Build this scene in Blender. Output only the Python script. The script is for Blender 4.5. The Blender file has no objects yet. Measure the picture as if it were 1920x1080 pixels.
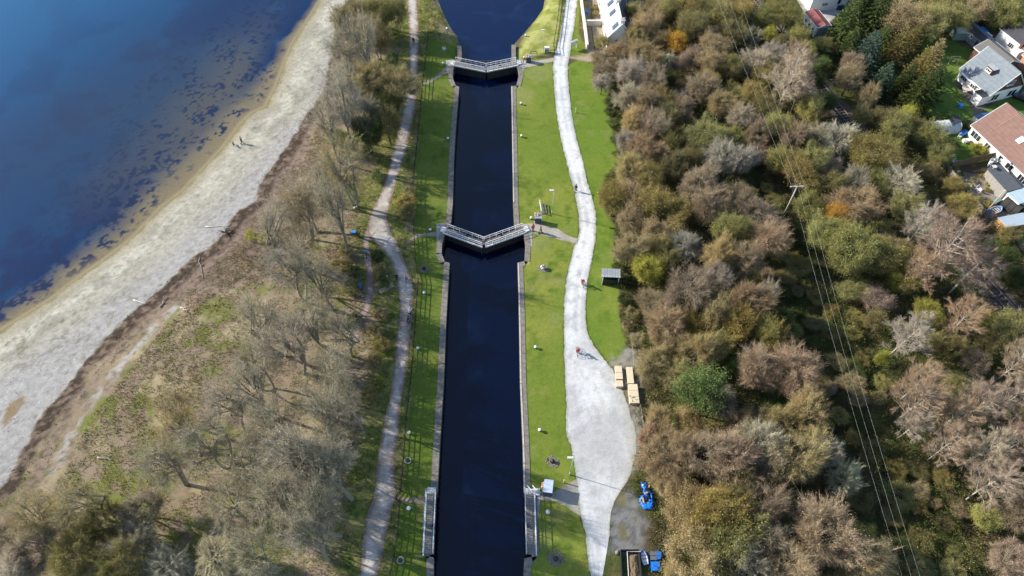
import bpy, math, random
import numpy as np
from mathutils import Vector, Matrix, Euler
SC = bpy.context.scene
COL = SC.collection
R_ = math.radians
# ------------------------------------------------------------------ camera, sky, sun, exposure
CAM_H, F_PX, PITCH = 90.0, 1280.0, 55.0
cam = bpy.data.objects.new('camera', bpy.data.cameras.new('camera'))
COL.objects.link(cam); SC.camera = cam
cam.location = (0, 0, CAM_H); cam.rotation_euler = (R_(90 - PITCH), 0, 0)
cam.data.sensor_width = 36; cam.data.lens = 36 * F_PX / 1920
cam.data.clip_start = 1; cam.data.clip_end = 6000
SUN_EL, SUN_DIR = 28.0, (0.955, -0.297)          # light travels towards +x and a little towards the viewer
w = bpy.data.worlds.new("World"); SC.world = w; w.use_nodes = True
nt = w.node_tree; sky = nt.nodes.new('ShaderNodeTexSky'); sky.sky_type = 'NISHITA'; sky.sun_disc = False
sky.sun_elevation = R_(SUN_EL)
az = math.atan2(-SUN_DIR[0], -SUN_DIR[1])         # compass angle of the sun from +Y
sky.sun_rotation = az
sky.air_density = 1.0; sky.dust_density = 0.6; sky.ozone_density = 1.5
nt.links.new(sky.outputs[0], nt.nodes['Background'].inputs[0]); nt.nodes['Background'].inputs[1].default_value = 0.15
sun = bpy.data.objects.new('sun', bpy.data.lights.new('sun', 'SUN')); COL.objects.link(sun)
sun.data.energy = 5.0; sun.data.angle = R_(0.5); sun.data.color = (1.0, 0.93, 0.82)
d = Vector((SUN_DIR[0] * math.cos(R_(SUN_EL)), SUN_DIR[1] * math.cos(R_(SUN_EL)), -math.sin(R_(SUN_EL))))
sun.rotation_euler = d.to_track_quat('-Z', 'Y').to_euler()
SC.view_settings.view_transform = 'Standard'; SC.view_settings.look = 'None'
SC.view_settings.gamma = 1.0; SC.view_settings.use_curve_mapping = False
SC.view_settings.exposure = 0.85
SC.cycles.max_bounces = 5; SC.cycles.diffuse_bounces = 2; SC.cycles.transparent_max_bounces = 8
# ------------------------------------------------------------------ geometry of the view
CP, SP = math.cos(R_(PITCH)), math.sin(R_(PITCH))
def P(u, v, z=0.0):
    """ground position of a point seen at photo pixel (u, v), at height z"""
    x = (u - 960) / F_PX; y = (v - 540) / F_PX
    dy = CP - y * SP; dz = -SP - y * CP
    t = (CAM_H - z) / -dz
    return (x * t, dy * t)
def mpp(v, z=0.0):
    """metres per photo pixel across the view at that row"""
    y = (v - 540) / F_PX; return (CAM_H - z) / (SP + y * CP) / F_PX
def PL(pts, z=0.0): return [P(u, v, z) for u, v in pts]
def catmull(pts, n=6):
    out = []
    for i in range(len(pts) - 1):
        p0 = pts[max(i - 1, 0)]; p1 = pts[i]; p2 = pts[i + 1]; p3 = pts[min(i + 2, len(pts) - 1)]
        for k in range(n):
            t = k / n; t2 = t * t; t3 = t2 * t
            out.append(tuple(0.5 * (2 * b + (c - a) * t + (2 * a - 5 * b + 4 * c - e) * t2 + (3 * b - a - 3 * c + e) * t3) for a, b, c, e in zip(p0, p1, p2, p3)))
    out.append(tuple(pts[-1])); return out
_T = np.random.RandomState(7).rand(65536)
def vnoise(x, y, seed=0):
    xi = np.floor(x).astype(np.int64); yi = np.floor(y).astype(np.int64); fx = x - xi; fy = y - yi
    fx = fx * fx * (3 - 2 * fx); fy = fy * fy * (3 - 2 * fy)
    def h(a, b): return _T[((a * 73856093) ^ (b * 19349663) ^ (seed * 83492791)) & 65535]
    return (h(xi, yi) * (1 - fx) + h(xi + 1, yi) * fx) * (1 - fy) + (h(xi, yi + 1) * (1 - fx) + h(xi + 1, yi + 1) * fx) * fy
def fbm(x, y, seed=0, o=4):
    s = 0; a = .5; tot = 0
    for k in range(o): s = s + a * vnoise(x * 2 ** k, y * 2 ** k, seed + k); tot += a; a *= .55
    return s / tot
def dist_poly(x, y, pts, closed=False):
    """distance to a polyline and the signed side (+ = left of travel)"""
    best = np.full(x.shape, 1e9); sgn = np.zeros(x.shape)
    q = list(pts) + ([pts[0]] if closed else [])
    for (ax, ay), (bx, by) in zip(q[:-1], q[1:]):
        dx, dy = bx - ax, by - ay; L = dx * dx + dy * dy + 1e-9
        t = np.clip(((x - ax) * dx + (y - ay) * dy) / L, 0, 1)
        dd = np.hypot(x - ax - t * dx, y - ay - t * dy)
        cr = dx * (y - ay) - dy * (x - ax)
        m = dd < best; best = np.where(m, dd, best); sgn = np.where(m, np.sign(cr), sgn)
    return best, sgn
def inside(x, y, pts):
    r = np.zeros(x.shape, bool); n = len(pts)
    for i in range(n):
        (ax, ay), (bx, by) = pts[i], pts[(i + 1) % n]
        c = ((ay > y) != (by > y)) & (x < (bx - ax) * (y - ay) / ((by - ay) if by != ay else 1e-9) + ax)
        r ^= c
    return r
def sdf(x, y, pts):
    d, _ = dist_poly(x, y, pts, True); return np.where(inside(x, y, pts), -d, d)
# ------------------------------------------------------------------ traced lines (photo pixels -> metres)
shore_px = [(650,-120),(622,-50),(600,0),(575,40),(547,83),(530,125),(517,160),(497,200),(470,213),(450,233),(417,277),(377,320),(343,357),(300,390),(247,447),(200,483),(143,523),(97,560),(43,593),(0,620),(-90,675),(-220,760)]
SHORE = PL(shore_px, -2.0)
wrack_px = [(690,-120),(665,-40),(647,0),(630,43),(623,87),(613,133),(608,167),(590,193),(563,225),(552,250),(530,287),(493,333),(480,377),(460,390),(437,407),(417,440),(393,463),(360,483),(333,513),(300,543),(260,577),(230,607),(200,633),(167,673),(140,713),(130,723),(93,767),(53,843),(20,907),(0,930),(-60,1010),(-150,1120)]
WRACK = PL(wrack_px, -0.9)
strip_px = [(330,578),(305,597),(285,617),(260,650),(225,690),(195,730),(165,765),(140,805),(122,845),(105,885)]
STRIP = PL(strip_px, -0.4)
lockL = [(811,1180),(813,1080),(813,1046),(805,1043),(809,930),(820,925),(825,830),(832,720),(837,593),(843,493),(834,491),(828,475),(829,457),(834,439),(846,416),(849,380),(851,300),(855,233),(861,163),(855,161),(849,147),(850,127),(862,115),(866,112),(865,86)]
lockR = [(959,84),(959,115),(970,127),(973,140),(968,161),(958.5,162),(960,250),(962,380),(964,424),(982,440),(985,458),(983,490),(970.5,493),(973,593),(975,720),(980,837),(982,925),(994,928),(997,1044),(983,1047),(981,1080),(981,1180)]
LL, LR = PL(lockL), PL(lockR)
LOCK = LL + LR
basin_px = [(866,113),(865,93),(857,67),(848,56),(838,38),(829,18),(822,0),(810,-40),(800,-120),(1040,-120),(1028,-40),(1020,0),(1017,17),(1003,37),(990,52),(977,67),(962,84),(959,113)]
BASIN = PL(basin_px, -0.8)
roadL = [(1068,-60),(1060,0),(1050,67),(1038,107),(1037,133),(1042,200),(1053,267),(1070,333),(1078,365),(1085,410),(1085,440),(1075,470),(1063,520),(1058,577),(1057,643),(1060,717),(1062,753),(1063,807),(1072,843),(1078,877),(1080,900),(1080,925),(1084,950),(1090,975),(1097,1003),(1107,1080),(1116,1160)]
roadR = [(1092,-60),(1083,0),(1077,47),(1070,90),(1065,123),(1067,167),(1075,233),(1090,293),(1103,345),(1112,375),(1117,405),(1117,440),(1112,477),(1103,520),(1098,577),(1103,627),(1123,660),(1145,687),(1160,720),(1173,747),(1183,780),(1192,813),(1190,860),(1177,900),(1157,932),(1146,960),(1143,1003),(1145,1080),(1150,1160)]
pathL = [(760,-60),(763,0),(767,67),(765,147),(757,200),(747,240),(730,310),(715,360),(695,400),(690,437),(710,460),(730,487),(740,513),(747,547),(750,587),(743,643),(735,717),(728,753),(718,805),(710,843),(707,880),(700,930),(687,970),(680,1020),(675,1080),(668,1160)]
pathR = [(780,-60),(782,0),(785,67),(783,147),(779,200),(772,240),(756,300),(738,360),(727,402),(733,437),(743,452),(758,487),(768,513),(775,547),(773,587),(768,643),(760,717),(753,753),(747,805),(742,843),(739,880),(741,930),(731,970),(720,1020),(710,1080),(703,1160)]
forkL = [(695,415),(683,437),(680,473),(686,510),(686,547),(680,575),(669,602),(655,640)]
forkR = [(712,425),(693,450),(695,473),(700,510),(701,547),(695,575),(683,602),(668,645)]
fence_px = [(803,70),(798,120),(793,160),(789,210),(785,250),(779,310),(775,353),(777,440),(780,493),(785,530),(780,600),(775,677),(770,720),(763,787),(758,860),(753,922)]
fence2_px = [(751,942),(747,1003),(740,1045),(731,1090),(722,1150)]
lawnL = [(803,75),(866,85),(866,112),(861,163),(848,400),(827,470),(843,493),(832,720),(820,925),(813,1080),(811,1180),(720,1180),(751,942),(758,860),(770,720),(780,600),(785,530),(780,493),(775,440),(779,310),(789,210),(798,120)]
lawnR = [(960,113),(1038,108)] + [p for p in roadL if p[1] > 108] + [(981,1180),(981,1080),(983,925),(975,720),(970,493),(985,455),(962,380)]
lawnRR = [p for p in roadR if 120 < p[1] < 700] + [(1168,690),(1172,640),(1160,593),(1162,540),(1150,487),(1150,423),(1125,380),(1133,330),(1160,310),(1155,280),(1146,235),(1137,200),(1140,170),(1145,130),(1125,118),(1090,108)]
def g3(p, z=0): return Vector((p[0], p[1], z))
LAWNS = [PL(lawnL), PL(lawnR), PL(lawnRR)]
gardens_px = [[(1722,62),(1790,75),(1860,120),(1830,190),(1925,170),(1925,235),(1840,240),(1735,215),(1735,120)],
              [(1775,240),(1850,245),(1870,300),(1770,312)], [(1890,440),(1930,425),(1930,480)]]
GARD = [PL(g) for g in gardens_px]
def terr(x, y):
    x = np.asarray(x, float); y = np.asarray(y, float)
    d, s = dist_poly(x, y, SHORE); ds = d * s
    far = (y > 175)
    h = np.interp(ds, [-400, -60, -10, 0, 6, 13, 22, 30], [-9, -6, -2.7, -2.0, -1.5, -0.9, -0.15, 0])
    db = sdf(x, y, BASIN)
    h = np.minimum(h, np.interp(db, [-9, 0, 1.3, 3.5], [-3, -0.85, -0.35, 0.0]))
    un = (fbm(x / 14, y / 14, 3) - .5) * 1.1
    k = np.clip((x - 27) / 10, 0, 1) * np.clip((y - 20) / 5, 0, 1) * (1 - np.clip((x - 70) / 12, 0, 1))
    h = h + un * k
    return h, ds, db
def tz(x, y): return float(terr(np.array([x]), np.array([y]))[0][0])
def G(u, v, z=0.0):
    """like P but on the modelled ground, z above it"""
    x, y = P(u, v, z)
    for _ in range(3): x, y = P(u, v, z + tz(x, y))
    return x, y, tz(x, y)
# ------------------------------------------------------------------ object helpers
def link(name, data, parent=None):
    o = bpy.data.objects.new(name, data); COL.objects.link(o)
    if parent is not None: o.parent = parent
    return o
def tag(o, label=None, cat=None, group=None, kind=None):
    if label: o['label'] = label
    if cat: o['category'] = cat
    if group: o['group'] = group
    if kind: o['kind'] = kind
    return o
def thing(name, label, cat, loc=(0, 0, 0), rz=0.0, group=None):
    o = link(name, None); o.location = loc; o.rotation_euler = (0, 0, rz); o.empty_display_size = .3
    return tag(o, label, cat, group)
class MB:
    def __init__(s): s.v = []; s.f = []
    def add(s, vs, fs):
        n = len(s.v); s.v += [tuple(v) for v in vs]; s.f += [tuple(i + n for i in f) for f in fs]; return s
    def box(s, c, size, rz=0.0, rx=0.0, ry=0.0):
        a, b, h = size[0] / 2, size[1] / 2, size[2] / 2; m = Euler((rx, ry, rz)).to_matrix(); c = Vector(c)
        vs = [c + m @ Vector((x * a, y * b, z * h)) for x, y, z in ((-1,-1,-1),(1,-1,-1),(1,1,-1),(-1,1,-1),(-1,-1,1),(1,-1,1),(1,1,1),(-1,1,1))]
        return s.add(vs, [(0,3,2,1),(4,5,6,7),(0,1,5,4),(1,2,6,5),(2,3,7,6),(3,0,4,7)])
    def tube(s, pts, r, n=6, r1=None, cap=True):
        pts = [Vector(p) for p in pts]; r1 = r if r1 is None else r1; m = len(pts); vs = []; fs = []
        for i, p in enumerate(pts):
            t = (pts[min(i + 1, m - 1)] - pts[max(i - 1, 0)]).normalized()
            a = t.cross(Vector((0, 0, 1)) if abs(t.z) < .9 else Vector((1, 0, 0))).normalized(); b = t.cross(a)
            rr = r + (r1 - r) * i / max(m - 1, 1)
            vs += [p + (a * math.cos(2 * math.pi * k / n) + b * math.sin(2 * math.pi * k / n)) * rr for k in range(n)]
        for i in range(m - 1):
            for k in range(n): fs.append((i * n + k, i * n + (k + 1) % n, (i + 1) * n + (k + 1) % n, (i + 1) * n + k))
        if cap: fs += [tuple(range(n))[::-1], tuple((m - 1) * n + k for k in range(n))]
        return s.add(vs, fs)
    def lathe(s, prof, c=(0, 0, 0), n=14, sx=1, sy=1):
        vs = []; fs = []
        for r, z in prof: vs += [(c[0] + r * sx * math.cos(2 * math.pi * k / n), c[1] + r * sy * math.sin(2 * math.pi * k / n), c[2] + z) for k in range(n)]
        for i in range(len(prof) - 1):
            for k in range(n): fs.append((i * n + k, i * n + (k + 1) % n, (i + 1) * n + (k + 1) % n, (i + 1) * n + k))
        if prof[-1][0] > 1e-4: fs.append(tuple((len(prof) - 1) * n + k for k in range(n)))
        if prof[0][0] > 1e-4: fs.append(tuple(range(n))[::-1])
        return s.add(vs, fs)
    def torus(s, c, R, r, n=20, m=6, axis='z'):
        vs = []; fs = []
        for i in range(n):
            a = 2 * math.pi * i / n
            for k in range(m):
                b = 2 * math.pi * k / m; q = R + r * math.cos(b); z = r * math.sin(b); x, y = q * math.cos(a), q * math.sin(a)
                p = (x, y, z) if axis == 'z' else ((x, z, y) if axis == 'y' else (z, x, y))
                vs.append((c[0] + p[0], c[1] + p[1], c[2] + p[2]))
                fs.append((i * m + k, ((i + 1) % n) * m + k, ((i + 1) % n) * m + (k + 1) % m, i * m + (k + 1) % m))
        return s.add(vs, fs)
    def prism(s, poly, z0, z1):
        n = len(poly); vs = [(x, y, z0) for x, y in poly] + [(x, y, z1) for x, y in poly]
        return s.add(vs, [tuple(range(n))[::-1], tuple(range(n, 2 * n))] + [(i, (i + 1) % n, n + (i + 1) % n, n + i) for i in range(n)])
    def mesh(s, name, mat, smooth=False):
        me = bpy.data.meshes.new(name); me.from_pydata(s.v, [], s.f); me.update()
        if mat: me.materials.append(mat)
        if smooth: me.polygons.foreach_set('use_smooth', [True] * len(me.polygons))
        return me
    def build(s, name, mat, parent=None, smooth=False, **k):
        return link(name, s.mesh(name, mat, smooth), parent)
def np_mesh(name, V, F, mat, col=None, smooth=False):
    """V (n,3) float, F (m,k) int"""
    me = bpy.data.meshes.new(name); n, (m, k) = len(V), F.shape
    me.vertices.add(n); me.vertices.foreach_set('co', V.astype(np.float32).ravel())
    me.loops.add(m * k); me.loops.foreach_set('vertex_index', F.astype(np.int32).ravel())
    me.polygons.add(m); me.polygons.foreach_set('loop_start', (np.arange(m) * k).astype(np.int32))
    if smooth: me.polygons.foreach_set('use_smooth', np.ones(m, bool))
    me.update(calc_edges=True)
    if col is not None:
        a = me.color_attributes.new('col', 'FLOAT_COLOR', 'POINT')
        c4 = np.ones((n, 4), np.float32); c4[:, :3] = col; a.data.foreach_set('color', c4.ravel())
    if mat: me.materials.append(mat)
    return me
# ------------------------------------------------------------------ materials
def newmat(name):
    m = bpy.data.materials.new(name); m.use_nodes = True; n = m.node_tree
    return m, n, n.nodes['Principled BSDF'], lambda a, b: n.links.new(a, b)
def noise_node(n, l, scale, det=4, vec=None, rough=.6):
    t = n.nodes.new('ShaderNodeTexNoise'); t.inputs['Scale'].default_value = scale; t.inputs['Detail'].default_value = det; t.inputs['Roughness'].default_value = rough
    if vec is None:
        g = n.nodes.new('ShaderNodeNewGeometry'); vec = g.outputs['Position']
    l(vec, t.inputs['Vector']); return t.outputs['Fac']
def mrange(n, l, fac, a, b, c, d_):
    r = n.nodes.new('ShaderNodeMapRange'); l(fac, r.inputs['Value'])
    for i, v in zip(('From Min', 'From Max', 'To Min', 'To Max'), (a, b, c, d_)): r.inputs[i].default_value = v
    return r.outputs['Result']
def vmul(n, l, col, fac):
    m = n.nodes.new('ShaderNodeVectorMath'); m.operation = 'SCALE'; l(col, m.inputs[0]); l(fac, m.inputs['Scale']); return m.outputs[0]
def mixc(n, l, fac, a, b):
    m = n.nodes.new('ShaderNodeMix'); m.data_type = 'RGBA'; l(fac, m.inputs['Factor'])
    for s_, x in (('A', a), ('B', b)):
        i = [q for q in m.inputs if q.name == s_ and q.type == 'RGBA'][0]
        if hasattr(x, 'node'): l(x, i)
        else: i.default_value = (*x, 1)
    return [q for q in m.outputs if q.type == 'RGBA'][0]
def bump(n, l, b, h, strength, dist):
    u = n.nodes.new('ShaderNodeBump'); u.inputs['Strength'].default_value = strength; u.inputs['Distance'].default_value = dist
    l(h, u.inputs['Height']); l(u.outputs[0], b.inputs['Normal'])
_MC = {}
def pm(name, c, rough=.7, var=.25, scale=3.0, spec=.3, c2=None, metal=0.0, fine=30):
    """plain painted / wooden / stone material with two scales of wear"""
    if name in _MC: return _MC[name]
    m, n, b, l = newmat(name)
    a = noise_node(n, l, scale, 4); a2 = noise_node(n, l, fine, 2)
    col = mixc(n, l, mrange(n, l, a, .35, .65, 0, 1), c, c2 or tuple(x * (1 - var) for x in c))
    col = vmul(n, l, col, mrange(n, l, a2, .3, .7, 1 - var * .6, 1 + var * .4))
    l(col, b.inputs['Base Color']); b.inputs['Roughness'].default_value = rough
    b.inputs['Specular IOR Level'].default_value = spec; b.inputs['Metallic'].default_value = metal
    _MC[name] = m; return m
def attr_mat(name, noises, rough=.95, bstr=.5, bdist=.1, spec=.1, bscale=6.0):
    """surface whose colour is stored per vertex, broken up by several scales of grain"""
    m, n, b, l = newmat(name); at = n.nodes.new('ShaderNodeAttribute'); at.attribute_name = 'col'
    col = at.outputs['Color']
    for sc, lo, hi in noises:
        f = noise_node(n, l, sc, 3); col = vmul(n, l, col, mrange(n, l, f, .3, .7, lo, hi))
    l(col, b.inputs['Base Color']); b.inputs['Roughness'].default_value = rough; b.inputs['Specular IOR Level'].default_value = spec
    bump(n, l, b, noise_node(n, l, bscale, 5), bstr, bdist); return m
def leaf_mat(name, trans=.25):
    m = bpy.data.materials.new(name); m.use_nodes = True; n = m.node_tree; n.nodes.clear(); l = n.links.new
    o = n.nodes.new('ShaderNodeOutputMaterial'); at = n.nodes.new('ShaderNodeAttribute'); at.attribute_name = 'col'
    oi = n.nodes.new('ShaderNodeObjectInfo'); mu = n.nodes.new('ShaderNodeVectorMath'); mu.operation = 'MULTIPLY'
    l(at.outputs['Color'], mu.inputs[0]); l(oi.outputs['Color'], mu.inputs[1])
    f = noise_node(n, l, .9, 2); col = vmul(n, l, mu.outputs[0], mrange(n, l, f, .3, .7, .78, 1.22))
    d_ = n.nodes.new('ShaderNodeBsdfDiffuse'); t = n.nodes.new('ShaderNodeBsdfTranslucent'); mx = n.nodes.new('ShaderNodeMixShader')
    l(col, d_.inputs[0]); l(col, t.inputs[0]); mx.inputs[0].default_value = trans; l(d_.outputs[0], mx.inputs[1]); l(t.outputs[0], mx.inputs[2]); l(mx.outputs[0], o.inputs[0])
    return m
# ------------------------------------------------------------------ ground: one sheet, coloured by what grows or lies on it
def grow(a, b, step, to, dirn):
    out = []; x = a; st = step
    while abs(x) < to: x += dirn * st; st *= 1.35; out.append(x)
    return out
GX = np.array(sorted(grow(-118, 0, 1, 2500, -1)) + list(np.arange(-118, 122, .3)) + grow(122, 0, 1, 2500, 1))
GY = np.array(sorted(grow(12, 0, 1, 900, -1)) + list(np.arange(12, 152, .3)) + grow(152, 0, 1, 4000, 1))
gx, gy = np.meshgrid(GX, GY); fx_, fy_ = gx.ravel(), gy.ravel()
hz, ds, db = terr(fx_, fy_)
dl = sdf(fx_, fy_, LOCK); hz = np.where((dl < .45) & (fy_ < 122), -4.5, hz)
C3 = lambda r, g, b: np.array([r, g, b])
def mixn(a, b, k): return a + (b - a) * np.clip(k, 0, 1)[:, None]
n1 = fbm(fx_ / 6, fy_ / 6, 11); n2 = fbm(fx_ / 1.6, fy_ / 1.6, 21); n3 = fbm(fx_ / 18, fy_ / 18, 31, 3); n4 = fbm(fx_ / .6, fy_ / .6, 41, 3); n5 = fbm(fx_ / 3, fy_ / 3, 51)
S = lambda v, a, b: np.clip((v - a) / (b - a), 0, 1)
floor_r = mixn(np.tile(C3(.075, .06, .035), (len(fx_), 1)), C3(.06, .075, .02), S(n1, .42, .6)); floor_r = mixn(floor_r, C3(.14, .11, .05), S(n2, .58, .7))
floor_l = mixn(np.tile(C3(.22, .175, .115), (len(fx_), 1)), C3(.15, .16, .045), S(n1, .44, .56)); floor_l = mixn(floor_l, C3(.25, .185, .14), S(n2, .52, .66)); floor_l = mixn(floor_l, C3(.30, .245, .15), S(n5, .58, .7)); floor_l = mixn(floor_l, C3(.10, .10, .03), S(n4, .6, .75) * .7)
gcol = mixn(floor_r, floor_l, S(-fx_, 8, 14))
vL = np.hypot(0, 0)
# greener verges beside the left path
pc = catmull([((a[0] + b[0]) / 2, a[1]) for a, b in zip(pathL, pathR)], 3); PC = PL(pc)
dpath, _ = dist_poly(fx_, fy_, PC)
vg = mixn(np.tile(C3(.13, .15, .035), (len(fx_), 1)), C3(.22, .20, .075), S(n2, .42, .58)); vg = mixn(vg, C3(.05, .08, .015), S(n4, .58, .7) * .7)
gcol = mixn(gcol, vg, S(-(dpath - 5 - (n1 - .5) * 10), -1.5, 1.5) * (fx_ < -6))
# lawns
def lawncol(base, seed):
    a = fbm(fx_ / 5, fy_ / 5, seed); c = mixn(np.tile(base, (len(fx_), 1)), base * C3(1.35, 1.12, 1.3), S(a, .42, .62))
    c = mixn(c, base * C3(.66, .76, .66), S(n2, .5, .72)); c = mixn(c, base * C3(1.2, 1.12, 1.0), S(n4, .55, .7) * .6); c = mixn(c, base * C3(.8, .88, .7), S(n3, .45, .65) * .6); return mixn(c, C3(.2, .19, .07), S(n5, .68, .8) * .6)
lawn = lawncol(C3(.14, .183, .03), 61); lawnm = np.zeros(len(fx_), bool)
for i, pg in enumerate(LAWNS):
    sd = sdf(fx_, fy_, pg) + (n4 - .5) * .5; k = S(-sd, -.15, .15); gcol = mixn(gcol, lawn * (C3(.76, .78, .85) if i == 0 else C3(1, 1, 1) if i == 1 else C3(.93, 1.02, .95)), k); lawnm |= sd < 0  # lock lawn on the left: tree shade put into its darker, bluer colour
wornp = [(1003, 452, 3.2), (975, 180, 4), (1010, 135, 4), (1040, 600, 2), (1020, 1010, 2)]
for u, v, r in wornp:
    px_, py_ = P(u, v); gcol = mixn(gcol, C3(.21, .22, .075), S(r - np.hypot(fx_ - px_, fy_ - py_) + (n2 - .5) * 3, 0, 2) * .55 * lawnm)
for pg in GARD:
    sd = sdf(fx_, fy_, pg) + (n4 - .5) * .5; gcol = mixn(gcol, lawncol(C3(.09, .145, .028), 71), S(-sd, -.2, .2))
# basin banks: pale yellow rough grass; garden soil by the cottage
sd = sdf(fx_, fy_, PL([(985, 70), (1050, -40), (1050, 60), (1038, 100), (965, 108)])); gcol = mixn(gcol, mixn(lawn, C3(.30, .30, .10), S(n2, .35, .55)), S(-sd, -1, .5))
cg = PL([(1090, -60), (1132, -60), (1140, 93), (1148, 110), (1145, 125), (1062, 108), (1100, 98)]); sd = sdf(fx_, fy_, cg)
gcol = mixn(gcol, mixn(np.tile(C3(.34, .27, .19), (len(fx_), 1)), C3(.22, .2, .09), S(n2, .5, .65)), S(-sd, -.3, .3))
gv = PL([(1085, 60), (1100, 100), (1066, 105), (1075, 60), (1084, -60), (1089, -60)]); sd = sdf(fx_, fy_, gv); gcol = mixn(gcol, lawn, S(-sd, -.3, .3))
# gardens of the terrace: gravel
for pgx, cc in (([(1772, 318), (1850, 330), (1900, 380), (1880, 440), (1850, 415)], C3(.25, .2, .17)), ([(1830, 215), (1870, 190), (1852, 180), (1812, 140), (1790, 155)], C3(.12, .1, .1)), ([(1840, 60), (1925, 70), (1925, 140), (1880, 100)], C3(.22, .17, .14))):
    sd = sdf(fx_, fy_, PL(pgx)) + (n4 - .5) * .4; gcol = mixn(gcol, mixn(np.tile(cc, (len(fx_), 1)), cc * .6, S(n2, .45, .65)), S(-sd, -.2, .2))
# beach: dark wet fringe, pale shingle in bands, brown wrack, then shingle strip
dw, sw = dist_poly(fx_, fy_, WRACK); dw = dw * sw
bn = fbm(fx_ / .8, fy_ / .8, 81, 5); bn2 = fbm((fx_ + fy_) / 14, (fx_ - fy_) / 3.5, 91)
beach = mixn(np.tile(C3(.32, .305, .25), (len(fx_), 1)), C3(.25, .24, .195), S(bn2, .42, .6)); beach = mixn(beach, C3(.30, .29, .275), S(ds, 7, 11)); beach = mixn(beach, C3(.39, .37, .305), S(n5 + n4 * .3, .55, .75) * S(2.6 - np.abs(ds - 3.6 - (n1 - .5) * 4), 0, 1.6))
beach = mixn(beach, C3(.13, .125, .08), S(bn * .8 + n3 * .2, .57, .70) * .6); beach = beach * (1 + (fbm(fx_ / .45, fy_ / .45, 83, 2) - .5) * .5)[:, None]
beach = mixn(beach, C3(.30, .265, .18), S(3.2 - ds, 0, 2.5) * .8); beach = mixn(beach, C3(.2, .17, .09), S(1.0 - ds + (n2 - .5) * 1.5, 0, .8))
onb = (ds > -200) & (ds < 26) & (fy_ < 400)
gcol = np.where((dw + (n2 - .5) * 1.6 < 0)[:, None], beach, gcol)
ww = np.interp(fy_, [20, 58, 66, 85, 95, 150], [2.3, 2.8, 8, 8, 4, 2]); wr = mixn(np.tile(C3(.05, .036, .027), (len(fx_), 1)), C3(.17, .125, .09), S(n4, .45, .7)); wr = mixn(wr, C3(.04, .03, .02), S(n2, .6, .75))
gcol = mixn(gcol, wr, S(dw + (n2 - .5) * 1.5, -.25, .25) * S(ww + (n1 - .5) * 4 + (n2 - .5) * 3 - dw, -.3, .8))
gcol = mixn(gcol, mixn(np.tile(C3(.21, .155, .12), (len(fx_), 1)), C3(.10, .075, .055), S(n4, .45, .65)), S(dw, 2.0, 3) * S(ww * 1.9 + (n1 - .5) * 9 - dw, -1, 1.5) * .85)
dst, _ = dist_poly(fx_, fy_, STRIP); gcol = mixn(gcol, mixn(mixn(np.tile(C3(.31, .29, .26), (len(fx_), 1)), C3(.24, .18, .12), S(n2, .45, .6)), C3(.15, .13, .09), S(n4, .55, .7)), S(.95 + (n2 - .5) * 2.6 + (n4 - .5) * 1.2 - dst, -.2, .35))
for pgx, cc in (([(1140, 925), (1160, 915), (1200, 935), (1206, 1034), (1150, 1032), (1143, 990)], C3(.19, .19, .19)), ([(1150, 680), (1168, 655), (1190, 655), (1206, 760), (1200, 860), (1175, 905), (1185, 800)], C3(.25, .235, .2))):
    sd = sdf(fx_, fy_, PL(pgx)) + (n2 - .5) * 3 + (n4 - .5) * 1.2; gcol = mixn(gcol, mixn(mixn(np.tile(cc, (len(fx_), 1)), cc * .6, S(n4 + (n2 - .5) * .4, .42, .6)), C3(.14, .13, .06), S(n2, .52, .66) * .8), S(-sd, -.6, .8) * .9)
# railway trench soil
RAIL = [(50.5, 156), (54.2, 143.3), (58.2, 129.7), (65.6, 101.4), (71.5, 80.5), (77.2, 62.5), (80.5, 52.5), (88, 30), (95, 10)]
RAILC = catmull(RAIL, 8); drl, _ = dist_poly(fx_, fy_, RAILC)
gcol = mixn(gcol, mixn(np.tile(C3(.11, .085, .075), (len(fx_), 1)), C3(.16, .13, .12), S(n4, .5, .7)), S(2.6 - drl + (n2 - .5), 0, .8))
hz = np.where(fx_ > 40, hz * np.clip((drl - 2.5) / 3, 0, 1), hz)
gcol = np.where((dw < 0)[:, None], gcol * .92, gcol)
for u, v, r, cc in ((37, 768, 1.5, C3(.17, .12, .06)), (25, 785, 1.1, C3(.19, .14, .08)), (147, 647, .5, C3(.07, .05, .035))):
    px_, py_ = P(u, v, -1.6); gcol = mixn(gcol, cc, S(r - np.hypot((fx_ - px_) * 1.3, (fy_ - py_) * .7) + (n4 - .5) * 1.6, 0, .5) * .8)
nx, ny = len(GX), len(GY); V = np.stack([fx_, fy_, hz], 1)
ii = (np.arange(ny - 1)[:, None] * nx + np.arange(nx - 1)[None, :]).ravel(); FQ = np.stack([ii, ii + 1, ii + nx + 1, ii + nx], 1)
ground_m = attr_mat('ground_surface', [(9, .72, 1.28), (28, .8, 1.2), (1.7, .9, 1.1)], bstr=.6, bdist=.12, bscale=7)
isb = (dw[ii] < 0) & (fy_[ii] < 400); isl = lawnm[ii] & ~isb
def sub(name, m, z=0):
    f = FQ[m]; u, inv = np.unique(f, return_inverse=True)
    o = link(name, np_mesh(name, V[u], inv.reshape(f.shape), ground_m, gcol[u], smooth=True)); o['kind'] = 'structure'; return o
sub('beach', isb); sub('lawn', isl); sub('ground', ~isb & ~isl)
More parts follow.
